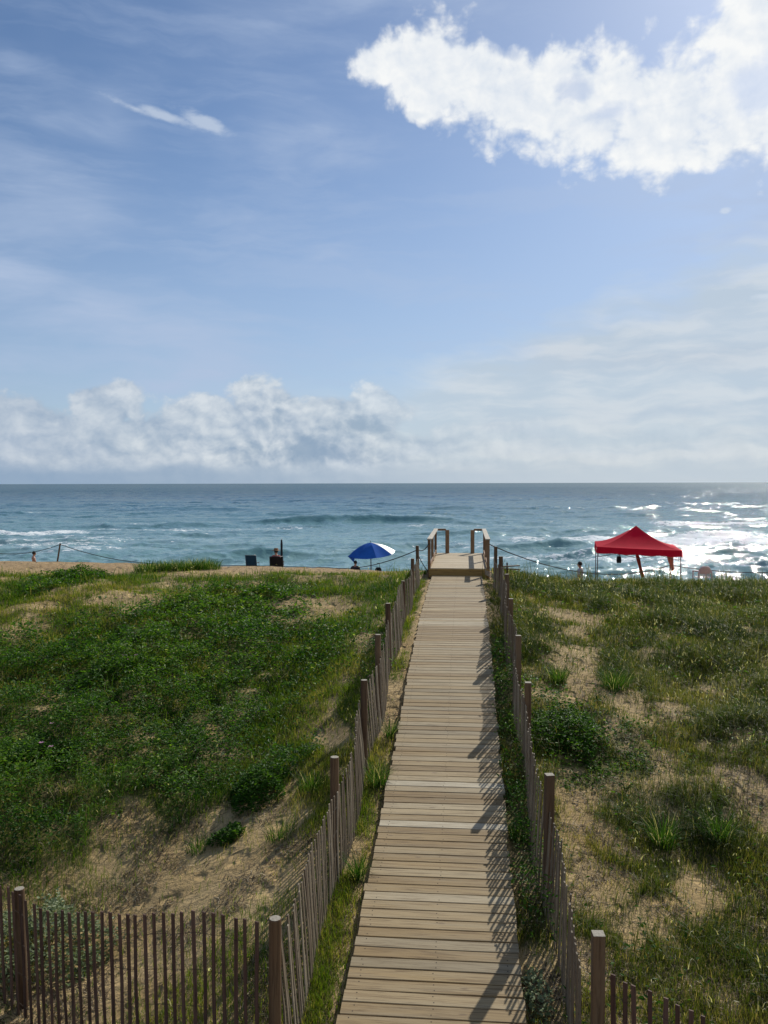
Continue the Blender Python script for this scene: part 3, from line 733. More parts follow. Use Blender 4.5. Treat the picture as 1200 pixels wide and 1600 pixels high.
# ------------------------------------------------------------------ plants
def grass_arrays(P, L, wdt, azm, bend, tint, seg=2):
    """P (n,3) roots. Returns verts, loops, per-face counts, tint per vertex."""
    n = len(P); up = np.zeros((n, 3)); up[:, 2] = 1
    d = np.stack([np.cos(azm), np.sin(azm), np.zeros(n)], 1)
    ra = azm+math.pi/2+rng.normal(0, .6, n)
    s = np.stack([np.cos(ra), np.sin(ra), np.zeros(n)], 1)*(wdt/2)[:, None]
    rows = []; c = P.copy(); ang = bend*.25
    rows.append(np.stack([c-s, c+s], 1))
    for k in range(1, seg+1):
        step = (L/seg)[:, None]
        c = c+step*(d*np.sin(ang)[:, None]+up*np.cos(ang)[:, None])
        ang = ang+bend*1.0/seg*1.2
        if k < seg:
            f = .85 if k == 1 else .6
            rows.append(np.stack([c-s*f, c+s*f], 1))
        else: rows.append(c[:, None, :])
    V = np.concatenate(rows, 1); nv = V.shape[1]
    base = (np.arange(n)*nv)[:, None]
    loops = []; cnt = []
    for k in range(seg-1):
        loops.append(base+np.array([2*k, 2*k+1, 2*k+3, 2*k+2])); cnt.append(4)
    k = seg-1; loops.append(base+np.array([2*k, 2*k+1, 2*k+2])); cnt.append(3)
    return V.reshape(-1, 3), np.concatenate(loops, 1).ravel(), np.tile(np.array(cnt), n), np.repeat(tint, nv)
def leaf_arrays(P, r, azm, tilt, tint, aspect=.75):
    n = len(P)
    d = np.stack([np.cos(azm), np.sin(azm), np.zeros(n)], 1); up = np.zeros((n, 3)); up[:, 2] = 1
    f = d*np.cos(tilt)[:, None]+up*np.sin(tilt)[:, None]
    s = np.stack([-np.sin(azm), np.cos(azm), rng.normal(0, .35, n)], 1)
    nr = np.cross(f, s)
    r = r[:, None]
    V = np.stack([P, P+f*r*.6+s*r*aspect*.62+nr*r*.12, P+f*r*1.45+s*r*.28, P+f*r*1.75-nr*r*.2, P+f*r*1.45-s*r*.28, P+f*r*.6-s*r*aspect*.62+nr*r*.12], 1)
    base = (np.arange(n)*6)[:, None]
    lp_ = np.concatenate([base+np.array([0, 1, 2, 3]), base+np.array([0, 3, 4, 5])], 1).ravel()
    return V.reshape(-1, 3), lp_, np.full(2*n, 4), np.repeat(tint, 6)
def scatter(n, side):
    """candidate points, even in picture area rather than in ground area"""
    y = 5.0*np.exp(rng.random(n)*math.log(35/5.0))
    u = rng.uniform(-.56, .56, n)
    x = u*(y+3.2)
    o = x-axis_x(y)
    k = (o < 0) if side < 0 else (o > 0)
    return x[k], y[k]
def clumpiness(x, y): return fbm(x*2.2, y*2.2, 91, 3)
def plants(side, name, which, n, label, m, fn, cat):
    x, y = scatter(n, side)
    d = densities(x, y)[which]
    # area weight: candidates thin out nearby; compensate so cover looks alike in the picture
    k = rng.random(len(x)) < d
    x, y = x[k], y[k]; z = ground_z(x, y)-.01
    arr = fn(x, y, z)
    if which == 2:      # seed heads and curled tips in the grass, sun glints painted in by pale colour
        q = rng.random(len(x)) < (.04 if side > 0 else .02); q &= np.abs(x-axis_x(y)) > 1.2
        xs, ys_ = x[q]+rng.normal(0, .05, q.sum()), y[q]+rng.normal(0, .05, q.sum()); m_ = len(xs)
        hh = rng.uniform(.10, .34, m_)
        e = grass_arrays(np.stack([xs, ys_, ground_z(xs, ys_)+hh], 1), rng.uniform(.05, .13, m_), rng.uniform(.006, .012, m_)*(1+sstep(8, 26, ys_)*.9), rng.random(m_)*6.28, rng.uniform(.8, 3.0, m_), rng.uniform(.93, 1, m_), 3)
        n0 = len(arr[0]); arr = (np.concatenate([arr[0], e[0]]), np.concatenate([arr[1], e[1]+n0]), np.concatenate([arr[2], e[2]]), np.concatenate([arr[3], e[3]]))
    o = np_mesh(name, arr[0], arr[1], arr[2], m, {'tint': arr[3]})
    tag(o, label, cat, kind='stuff'); return o
def f_leaf(x, y, z):
    n = len(x); cl = clumpiness(x, y)
    top = .03+.46*sstep(.36, .66, cl)*(1-.55*sstep(18, 26, y))
    o = np.abs(x-axis_x(y)); top = np.where(o < 1.2, .16+top*.8, top)
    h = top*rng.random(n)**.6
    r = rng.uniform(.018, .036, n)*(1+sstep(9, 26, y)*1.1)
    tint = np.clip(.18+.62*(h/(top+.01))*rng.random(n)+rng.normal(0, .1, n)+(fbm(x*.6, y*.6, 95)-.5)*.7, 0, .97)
    tint[rng.random(n) < .012] = 1
    P = np.stack([x+rng.normal(0, .03, n), y+rng.normal(0, .03, n), z+h], 1)
    return leaf_arrays(P, r, rng.random(n)*6.28, rng.uniform(-.3, .8, n), tint)
def f_lush(x, y, z):
    n = len(x); L = rng.uniform(.05, .17, n)*(.6+.8*fbm(x*1.2, y*1.2, 97)); L *= 1+.2*sstep(12, 25, y)
    w_ = rng.uniform(.0035, .007, n)*(1+sstep(8, 26, y)*1.3)
    tint = np.clip(np.where(x < axis_x(y), .56, .42)+(fbm(x*.9, y*.9, 99)-.5)*1.3+rng.normal(0, .17, n), 0, 1)
    tint[rng.random(n) < np.where(x < axis_x(y), .05, .13)] = 1
    return grass_arrays(np.stack([x, y, z], 1), L, w_, rng.random(n)*6.28, rng.uniform(.2, 1.5, n), tint, 2)
def f_tall(x, y, z):
    n = len(x)
    # gather into tussocks
    cx = np.round(x/.16)*.16+.05*np.sin(y*13+x*7); cy = np.round(y/.2)*.2+.06*np.sin(x*11+y*3)
    t = rng.uniform(.35, 1, n)
    x2 = x+(cx-x)*t; y2 = y+(cy-y)*t
    o = x2-axis_x(y2)
    bad = (np.abs(o) < .8) & (y2 < 32); x2 = np.where(bad, x, x2); y2 = np.where(bad, y, y2)
    L = rng.uniform(.12, .36, n)*(.35+1.35*sstep(.3, .68, fbm(x2*1.3, y2*1.3, 101, 3)))*(1-.22*sstep(23, 29, y2))*(1+.9*sstep(.5, .72, fbm(x2*1.7, y2*.9, 107, 2))*sstep(20, 25, y2)*(x2 > 0))
    w_ = rng.uniform(.003, .006, n)*(1+sstep(8, 26, y)*1.7)
    az_ = np.arctan2(y-cy, x-cx)+rng.normal(0, .8, n)
    tint = np.clip(np.where(x < axis_x(y), .38, .26)+(fbm(x*.8, y*.8, 103)-.5)*1.6+rng.normal(0, .14, n), 0, .86)
    k = rng.random(n); tint[k < .06] = rng.uniform(.84, .95, (k < .06).sum())
    return grass_arrays(np.stack([x2, y2, ground_z(x2, y2)-.01], 1), L, w_, az_, rng.uniform(.3, 2.5, n), tint, 3)
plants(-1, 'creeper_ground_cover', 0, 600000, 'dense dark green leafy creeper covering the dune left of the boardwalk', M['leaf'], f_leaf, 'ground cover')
plants(-1, 'low_grass', 1, 1250000, 'short yellow green grass thinly covering the left dune', M['lush'], f_lush, 'grass')
plants(-1, 'dune_grass', 2, 300000, 'taller dark dune grass along the crest of the left dune', M['grass'], f_tall, 'grass')
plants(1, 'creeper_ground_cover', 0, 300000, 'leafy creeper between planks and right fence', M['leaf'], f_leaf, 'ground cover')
plants(1, 'low_grass', 1, 1050000, 'short olive grass thinly covering the right dune', M['lush_olive'], f_lush, 'grass')
plants(1, 'dune_grass', 2, 680000, 'tall arching dune grass covering the dune right of the boardwalk', M['grass_olive'], f_tall, 'grass')

# litter: dead straw and twigs lying on the bare sand
def litter():
    x = np.concatenate([scatter(26000, -1)[0:1][0], ]) if False else None
    n = 150000; y = 5.0*np.exp(rng.random(n)*math.log(26/5.0)); x = rng.uniform(-.56, .56, n)*(y+1)
    o = np.abs(x-axis_x(y)); k = (o > .8) & (rng.random(n) < (.05+.95*sstep(.42, .62, fbm(x*2, y*2, 111))))
    x, y = x[k], y[k]; n = len(x)
    L = rng.uniform(.04, .16, n); a = rng.random(n)*6.28
    z = ground_z(x, y)+.006
    P = np.stack([x, y, z], 1); q = P+np.stack([np.cos(a)*L, np.sin(a)*L, np.zeros(n)], 1)
    q[:, 2] = ground_z(q[:, 0], q[:, 1])+.008; mid = (P+q)/2+rng.normal(0, .012, (n, 3)); mid[:, 2] += .012
    wd = (rng.uniform(.0018, .004, n)*(1+y*.03))[:, None]; s = np.stack([-np.sin(a), np.cos(a), np.zeros(n)], 1)*wd
    V = np.stack([P-s, P+s, mid+s, mid-s, q], 1).reshape(-1, 3); b = (np.arange(n)*5)[:, None]
    f = np.concatenate([b+np.array([0, 1, 2, 3]), b+np.array([3, 2, 4])], 1).ravel()
    m = leaf_mat('dead_straw', [(0, (.075, .05, .03)), (.6, (.16, .115, .065)), (1, (.42, .34, .22))], .1, .7, .2, 1)
    ob = np_mesh('straw_litter', V, f, np.tile([4, 3], n), m, {'tint': np.repeat(rng.random(n)**1.6, 5)})
    tag(ob, 'dead brown stalks and twigs scattered over the bare sand', 'litter', kind='stuff')
litter()

# countable plants --------------------------------------------------
def bush(name, x, y, rx, ry, h, n, m, label, cat='bush', r=(.018, .034), group=None, leafy=True, flowers=0):
    g = gz(x, y); root = empty(name, (x, y, g), label, cat, group)
    a = rng.random(n)*6.28; q = np.sqrt(rng.random(n)); lump = .35+1.25*fbm(np.cos(a)*2.2+x*3, np.sin(a)*2.2+y*3, 121, 3)
    px = x+np.cos(a)*q*rx*lump; py = y+np.sin(a)*q*ry*lump
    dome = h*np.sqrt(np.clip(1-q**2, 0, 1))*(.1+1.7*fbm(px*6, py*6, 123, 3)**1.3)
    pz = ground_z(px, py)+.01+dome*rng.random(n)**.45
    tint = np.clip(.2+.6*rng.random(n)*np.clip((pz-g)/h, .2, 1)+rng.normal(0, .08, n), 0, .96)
    V, l, c, t = leaf_arrays(np.stack([px, py, pz], 1), rng.uniform(r[0], r[1], n), a+rng.normal(0, 1, n), rng.uniform(-.35, .8, n), tint, .9)
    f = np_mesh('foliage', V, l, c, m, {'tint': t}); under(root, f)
    st = MB()
    for k in range(16):
        t_ = random.Random(k+int(x*100)); aa = t_.random()*6.28; rr = t_.random()*.7
        e = Vector((x+math.cos(aa)*rx*rr, y+math.sin(aa)*ry*rr, 0)); e.z = gz(e.x, e.y)+h*.6
        s0 = Vector((x+math.cos(aa)*rx*.15, y+math.sin(aa)*ry*.15, g-.03))
        st.tube([s0, s0.lerp(e, .5)+Vector((0, 0, .04)), e], [.006, .005, .003], 4)
    under(root, st.build('stems', M['stem']))
    if flowers:
        for k in range(flowers):
            i = int(rng.integers(0, n)); fl = MB(); c0_ = Vector((px[i], py[i], g+h*.9+float(ground_z(px[i], py[i]))-g))
            for p in range(5):
                an = p*1.2566; dd = Vector((math.cos(an), math.sin(an), .35)); sd = Vector((-math.sin(an), math.cos(an), 0))
                fl.add([c0_, c0_+dd*.022+sd*.016, c0_+dd*.040+sd*.010, c0_+dd*.040-sd*.010, c0_+dd*.022-sd*.016], [(0, 1, 2, 3, 4)])
            under(root, fl.build('flower', M['petal']))
    return root
bush('leafy_bush', -1.72, 11.15, .42, .5, .34, 3000, M['leaf'], 'dark leafy bush alone on the sandy slope left of the boardwalk, near the left fence')
bush('leafy_bush', -1.95, 10.2, .20, .18, .13, 500, M['leaf'], 'very small dark bush on bare sand in front of the larger dark bush')
bush('leafy_bush', 2.70, 12.2, .5, .8, .36, 3600, M['leaf'], 'low green bush just right of the right fence')
bush('leafy_bush', -9.4, 26.3, .85, .9, .34, 2600, M['leaf'], 'dark rounded bush near the crest of the dune at the far left', r=(.03, .055))
bush('silvery_plant', -3.65, 8.55, .80, .62, .50, 4200, M['silver'], 'plant with pale round silvery leaves behind the slats in the lower left corner', 'plant', r=(.018, .030))
bush('trailing_plant', axis_x(6.95)+.88, 6.95, .13, .42, .12, 420, M['silver'], 'pale leaved trailing plant beside the planks under the right fence', 'plant', r=(.014, .026))
bush('rose_bush', -5.3, 12.6, .55, .5, .28, 2400, M['leaf'], 'leafy beach rose mound with pink flowers low on the left dune', 'bush', flowers=3)
bush('rose_bush', -5.15, 16.3, .8, .7, .26, 2400, M['leaf'], 'leafy beach rose mound with pink flowers in the middle of the left dune', 'bush', r=(.02, .04), flowers=4)

def tussock(x, y, n, L, spread, label, group, tint0=.3, splay=1.3, wdt=.006):
    g = gz(x, y)
    a = rng.random(n)*6.28; q = rng.random(n)**.7*spread
    px = x+np.cos(a)*q; py = y+np.sin(a)*q
    o = np.abs(px-axis_x(py)); bad = (o < .8); px = np.where(bad, x, px); py = np.where(bad, y, py)
    P = np.stack([px, py, ground_z(px, py)-.01], 1)
    t = np.clip(tint0+rng.normal(0, .17, n), 0, .85); t[rng.random(n) < .1] = .95
    V, l, c, tt = grass_arrays(P, L*rng.uniform(.55, 1.1, n), np.full(n, wdt)*(1+.04*y), a+rng.normal(0, .5, n), rng.uniform(.3, splay, n), t, 4)
    V = V-np.array([x, y, g])
    o = np_mesh('grass_tussock', V, l, c, M['grass'], {'tint': tt}); o.location = (x, y, g)
    tag(o, label, 'grass tussock', group)
GT = 'separate tussocks of dune grass'
def ox(y, o): return axis_x(y)+o
TUS = [
 (ox(10.9, -.88), 10.9, 170, .42, .13, 'grass tussock bending over the left plank edge, beside the darker upright post row'),
 (ox(8.75, -.86), 8.75, 130, .36, .09, 'grass tussock on bare sand at the left edge of the planks, nearer the viewer'),
 (ox(12.4, -.85), 12.4, 110, .34, .10, 'grass tussock hanging onto the left plank edge about halfway along the boardwalk'),
 (ox(9.6, .86), 9.6, 120, .30, .12, 'grass tussock poking over the right plank edge within the fence shadow'),
 (3.96, 9.75, 240, .46, .16, 'tall seeding grass tussock at the right edge of the picture over bare dark sand'),
 (3.25, 9.6, 220, .42, .15, 'tall seeding grass tussock just left of the one at the right edge'),
 (3.98, 14.3, 300, .45, .24, 'rounded dark grass tussock on sand in the middle of the right dune'),
 (3.05, 14.5, 200, .40, .15, 'smaller grass tussock on bare sand near the right fence'),
 (-2.3, 10.15, 90, .25, .14, 'pale wiry grass tussock on the bare sandy slope lower left'),
 (-1.25, 9.8, 110, .26, .17, 'yellow green grass tussock on the sand beside the left fence'),
 (-.95, 10.9, 150, .32, .18, 'thick grass tussock growing against the left fence slats'),
]
for (x_, y_, l_) in ((-8.1, 28.6, 'leftmost tussock of'), (-7.5, 28.9, 'tall middle tussock of'), (-6.8, 28.8, 'tall tussock right of the middle in'), (-6.2, 29.0, 'rightmost low tussock of')):
    TUS.append((x_, y_, 600, .46, .5, l_+' the green clump rising above the left dune crest'))
for t in TUS: tussock(t[0], t[1], t[2], t[3], t[4], t[5], GT)
def sprig():
    x, y = 3.12, 10.7; g = gz(x, y); root = empty('leafy_sprig', (x, y, g), 'lone dark plant with round leaves on bare sand right of the fence', 'plant')
    mb = MB(); P = []
    R_ = random.Random(8)
    for k in range(9):
        a = R_.random()*6.28; l = R_.uniform(.12, .26); e = Vector((x+math.cos(a)*l*.7, y+math.sin(a)*l*.7, g+l*.9))
        s0 = Vector((x, y, g-.02)); mb.tube([s0, s0.lerp(e, .5)+Vector((0, 0, .03)), e], [.004, .003, .002], 4)
        for q in range(6): P.append(s0.lerp(e, .4+.1*q)+Vector((R_.gauss(0, .015), R_.gauss(0, .015), .01)))
    P = np.array([tuple(q) for q in P]); n = len(P)
    V, l_, c, t = leaf_arrays(P, rng.uniform(.018, .03, n), rng.random(n)*6.28, rng.uniform(-.2, .6, n), rng.uniform(.1, .5, n), 1.0)
    under(root, mb.build('stems', M['stem']), np_mesh('foliage', V, l_, c, M['leaf'], {'tint': t}))
sprig()

# ------------------------------------------------------------------ rope line along the dune edge
def rope(pts, r, name, label, group=None, sag=None, m='rope'):
    P = []
    for i in range(len(pts)-1):
        a, b = Vector(pts[i]), Vector(pts[i+1]); s = sag[i] if sag else 0
        for k in range(13 if i == len(pts)-2 else 12):
            t = k/12; p = a.lerp(b, t); p.z -= s*4*t*(1-t)
            p.z = max(p.z, gz(p.x, p.y)+r); P.append(p)
    o = MB().tube(P, r, 6).build(name, M[m], smooth=True)
    return tag(o, label, 'rope', group)
def raypt(px, py, Y):
    """where a picture position falls at ground distance Y (used only to read off real coordinates)"""
    p = math.atan(45/1300); u = (px-600)/1300; v = (800-py)/1300
    d = (u, math.cos(p)+v*math.sin(p), -math.sin(p)+v*math.cos(p)); t = Y/d[1]
    return Vector((d[0]*t, Y, SEA+d[2]*t))
GR = 'ropes strung along the dune edge'
a = raypt(94, 848, 33.5)
def rope_post(p, label, lean=(0, 0), r=.035):
    g = gz(p.x+lean[0], p.y); b = Vector((p.x+lean[0], p.y+lean[1], g))
    root = empty('rope_post', b, label, 'post')
    under(root, MB().tube([b-Vector((0, 0, .3)), b, p], [r, r, r*.9], 8, .3).build('pole', M['post']))
    return p
rope_post(a, 'thin leaning wooden post holding a rope at the far left of the beach', (-.14, 0))
L7 = Vector(LP[7]); WF, zt, H, half, PL = PW_
lrail = WF(-(half+.05), .02, zt+H*.82); rrail = WF(half+.05, .02, zt+H*.82)
midl = Vector((-9.0, 33.0, gz(-9.0, 33.0)+.02)); mid2 = Vector((-2.2, 32.6, gz(-2.2, 32.6)+.03)); mid3 = Vector((-5.6, 32.8, gz(-5.6, 32.8)+.02))
rope([raypt(-60, 850, 34), a-Vector((0, 0, .04))], .014, 'rope', 'dark rope sagging to the far left end of the beach from a thin post', GR, [.38])
rope([a-Vector((0, 0, .04)), midl, mid3, mid2, L7-Vector((0, 0, .12))], .014, 'rope', 'long dark rope from the thin leaning post lying along the sand to the left fence', GR, [.16, 0, 0, .22])
rope([L7-Vector((0, 0, .12)), lrail], .014, 'rope', 'dark rope drooping between the last left fence post and the platform railing', GR, [.10])
rope([L7-Vector((0, 0, .25)), WF(-(half+.07), .1, zt-.12), lrail-Vector((0, 0, .1))], .013, 'rope', 'slack rope looped low beside the left front corner of the platform', GR, [.05, .03])
rp1 = raypt(1047, 884, 34.0); rp2 = raypt(1260, 893, 34.0)
rope([rrail, rp1, rp2], .016, 'rope', 'dark rope running from the platform railing across the beach past the red canopy', GR, [.62, .18])
rope_post(rp1+Vector((0, 0, .05)), 'thin dark post holding the rope behind the red canopy', (0, 0), .03)
rope_post(rp2+Vector((0, 0, .05)), 'thin dark post holding the rope at the far right, past the chair', (0, 0), .03)
for k in range(4):
    e = WF(half+.35+.08*k, -.1-.12*k, zt-.02-.09*k)
    b = WF(half-.02+.05*k, -.08, zt-.06-.05*k)
# loose pale rope ends and driftwood by the right corner of the platform
rl = MB()
for k in range(4):
    s0 = WF(half-.05, -.09, zt-.05-.035*k); e = WF(half+.62, -.55-.1*k, zt-.16-.06*k)
    rl.tube([s0, s0.lerp(e, .5)-Vector((0, 0, .05)), e], .012, 5)
tag(rl.build('rope_bundle', M['pale_rope']), 'loose pale rope strands tied at the right front corner of the platform', 'rope')
s0 = WF(.62, -.2, zt-.26+.015); rope([s0, WF(.68, -1.0, SEA-2.8+.03), WF(.66, -2.2, SEA-2.8+.02)], .012, 'rope', 'thin rope end lying curled on the planks in front of the platform', GR, [0, 0], 'rope')
dw = MB()
for k, (dx_, dy_, l, r_) in enumerate(((1.45, -.6, .75, .03), (1.5, -.75, .6, .025))):
    c = WF(dx_, dy_, 0); c.z = gz(c.x, c.y)+.42+.1*k
    dw.box(c, (l, .09, .03), Euler((0, .08-.1*k, .3), 'XYZ').to_matrix(), .2)
c = WF(1.42, -.66, 0); g_ = gz(c.x, c.y); dw.box((c.x, c.y, g_+.26), (.04, .04, .7), None, .3)
tag(dw.build('broken_boards', M['post']), 'short broken boards nailed to a stake right of the platform', 'boards')

# ------------------------------------------------------------------ cloth, metal, skin
M['red'] = plain('red_canopy_fabric', (.54, .012, .040), .85, .05, .1, 3, 0, .35)
M['frame'] = plain('grey_metal_frame', (.16, .16, .17), .4, .5, .1, 8, .6)
M['blue'] = plain('blue_parasol_fabric', (.022, .12, .50), .8, .08, .12, 3, 0, .3)
M['silver_cloth'] = plain('silver_parasol_lining', (.62, .65, .68), .35, .6, .12, 5, 0, .2)
M['chairblue'] = plain('dark_blue_chair_fabric', (.012, .045, .085), .8, .2)
M['chairdark'] = plain('black_chair_fabric', (.015, .014, .016), .85, .2)
M['towel_red'] = plain('red_orange_towel', (.40, .075, .05), .9, .1, .2, 5, 0, .3)
M['towel_peach'] = plain('peach_towel', (.52, .20, .14), .9, .1, .25, 5, 0, .3)
M['black'] = plain('black_fabric', (.012, .012, .014), .8, .2)
M['green'] = plain('dark_green_cloth', (.02, .04, .03), .8, .2)
M['plastic'] = plain('pale_pink_plastic', (.50, .36, .36), .45, .4, .06)
M['skin'] = plain('bare_skin', (.42, .22, .15), .55, .35, .08)  # one even skin colour shared by every person
M['hair'] = plain('dark_hair', (.02, .014, .01), .6, .3)
M['shirt_grey'] = plain('pale_grey_shirt', (.36, .38, .42), .85, .2)
M['shirt_red'] = plain('red_shirt', (.36, .03, .03), .85, .2)
M['shirt_dark'] = plain('dark_shirt', (.03, .025, .04), .85, .2)
M['shorts'] = plain('dark_shorts', (.02, .022, .03), .85, .2)
M['straw'] = plain('brown_straw_hat', (.20, .10, .05), .85, .2)

# ------------------------------------------------------------------ people: one skinned body each, clothes over it
def skin_mesh(name, J, E, root_i, m, parent, sub=2):
    me = bpy.data.meshes.new(name); me.from_pydata([j[:3] for j in J], E, []); me.materials.append(m)
    o = bpy.data.objects.new(name, me); COL.objects.link(o); o.parent = parent
    sk = o.modifiers.new('skin', 'SKIN'); sk.use_smooth_shade = True
    if not me.skin_vertices: me.skin_vertices.new(name='')
    for i, j in enumerate(J):
        rx = j[3]; ry = j[4] if len(j) > 4 else rx
        me.skin_vertices[0].data[i].radius = (rx, ry); me.skin_vertices[0].data[i].use_root = (i == root_i)
    s = o.modifiers.new('sub', 'SUBSURF'); s.levels = sub; s.render_levels = sub
    return o
def hand(J, E, wrist, i0, d, s):
    """short finger chains rooted at the palm"""
    palm = len(J); J.append((*(wrist+d*.07*s), .032*s, .016*s)); E.append((i0, palm))
    side = d.cross(Vector((0, 0, 1)))
    side = side.normalized() if side.length > .1 else Vector((0, 1, 0))
    for k, l in enumerate((.060, .072, .066, .050)):
        b = wrist+d*.085*s+side*((k-1.5)*.019*s); q = b+d*l*.55*s; e = b+d*l*s+Vector((0, 0, -.012*s))
        n = len(J); J.append((*b, .010*s)); J.append((*q, .009*s)); J.append((*e, .007*s)); E.extend([(palm, n), (n, n+1), (n+1, n+2)])
    b = wrist+d*.03*s+side*.035*s; n = len(J); J.append((*b, .011*s)); J.append((*(b+d*.03*s+side*.02*s), .009*s)); E.extend([(palm, n), (n, n+1)])
def head_parts(J, E, i_neck, c, s, face, hairm, root, hat=None):
    """head on the neck with chin, nose and ears as part of the same body; hair or hat as a child"""
    f = Vector(face).normalized(); sd = Vector((-f.y, f.x, 0))
    n = len(J)
    J.append((*(c+Vector((0, 0, -.055*s))+f*.02*s), .062*s, .068*s)); E.append((i_neck, n))
    J.append((*c, .078*s, .090*s)); J.append((*(c+Vector((0, 0, .055*s))-f*.006*s), .070*s, .082*s)); E.extend([(n, n+1), (n+1, n+2)])
    J.append((*(c+f*.088*s+Vector((0, 0, -.01*s))), .013*s)); J.append((*(c+f*.105*s+Vector((0, 0, -.022*s))), .011*s)); E.extend([(n+1, n+3), (n+3, n+4)])
    mb = MB(); rows = 7; N = 14; vs = []; fs = []
    for i in range(rows):
        ph = math.pi*.5*i/(rows-1)*1.35
        for k in range(N):
            t = 2*math.pi*k/N; d = f*math.cos(t)+sd*math.sin(t)
            cut = 1.0 if math.cos(t) < .45 else .72
            p2 = ph*cut
            vs.append(c+Vector((0, 0, .02*s+.105*s*math.cos(p2)))+d*(.092*s*math.sin(p2)+.002)-f*.006*s)
    for i in range(rows-1):
        for k in range(N): fs.append((i*N+k, i*N+(k+1) % N, (i+1)*N+(k+1) % N, (i+1)*N+k))
    mb.add(vs, fs); return mb
def eyes(c, s, face, par):
    f = Vector(face).normalized(); sd = Vector((-f.y, f.x, 0)); mb = MB()
    for k in (-1, 1): MB().box(c+f*.084*s+sd*.03*s*k+Vector((0, 0, .012*s)), (.016*s, .012*s, .010*s)).build('eye', M['hair'], par)
    MB().box(c+f*.086*s+Vector((0, 0, -.048*s)), (.035*s, .012*s, .008*s)).build('mouth', M['towel_red'], par)
def standing(x, y, rz, label, s=1.0):
    g = gz(x, y); root = empty('person', (x, y, g), label, 'person', rz=rz)
    V = Vector
    J = [(0, 0, .93, .13, .10), (0, 0, 1.12, .125, .09), (0, .015, 1.32, .15, .10), (0, .02, 1.43, .10, .075), (0, .01, 1.50, .05)]
    E = [(0, 1), (1, 2), (2, 3), (3, 4)]
    for k in (-1, 1):
        n = len(J)
        J += [(.09*k, 0, .86, .088), (.10*k, -.02-.02*k, .50, .058), (.105*k, .03-.03*k, .30, .052), (.105*k, .04-.04*k, .09, .036), (.11*k, -.03-.04*k, .035, .036), (.115*k, -.13-.04*k, .025, .026)]
        E += [(0, n), (n, n+1), (n+1, n+2), (n+2, n+3), (n+3, n+4), (n+4, n+5)]
        n = len(J)
        J += [(.175*k, .015, 1.41, .052), (.235*k, .02, 1.14, .038), (.215*k, -.10, .92, .028)]
        E += [(3, n), (n, n+1), (n+1, n+2)]
        hand(J, E, V((.215*k, -.11, .90)), n+2, V((0, -.35, -1)).normalized(), 1)
    c = V((0, -.01, 1.635)); hb = head_parts(J, E, 4, c, 1.0, (0, -1, 0), 'hair', root)
    skin_mesh('body', J, E, 0, M['skin'], root)
    hb.build('hair', M['hair'], root, smooth=True)
    eyes(c, 1, (0, -1, 0), root)
    SJ = [(0, 0, .90, .155, .125), (0, 0, 1.12, .150, .112), (0, .015, 1.33, .172, .122), (0, .02, 1.43, .115, .09)]; SE = [(0, 1), (1, 2), (2, 3)]
    for k in (-1, 1):
        n = len(SJ); SJ += [(.18*k, .015, 1.405, .068), (.222*k, .018, 1.22, .060)]; SE += [(3, n), (n, n+1)]
    skin_mesh('shirt', SJ, SE, 0, M['shirt_grey'], root)
    SJ = [(0, 0, .93, .148, .118)]; SE = []
    for k in (-1, 1):
        n = len(SJ); SJ += [(.095*k, 0, .84, .105), (.105*k, -.015-.02*k, .52, .085)]; SE += [(0, n), (n, n+1)]
    skin_mesh('shorts', SJ, SE, 0, M['shorts'], root)
    root.scale = (s, s, s); return root
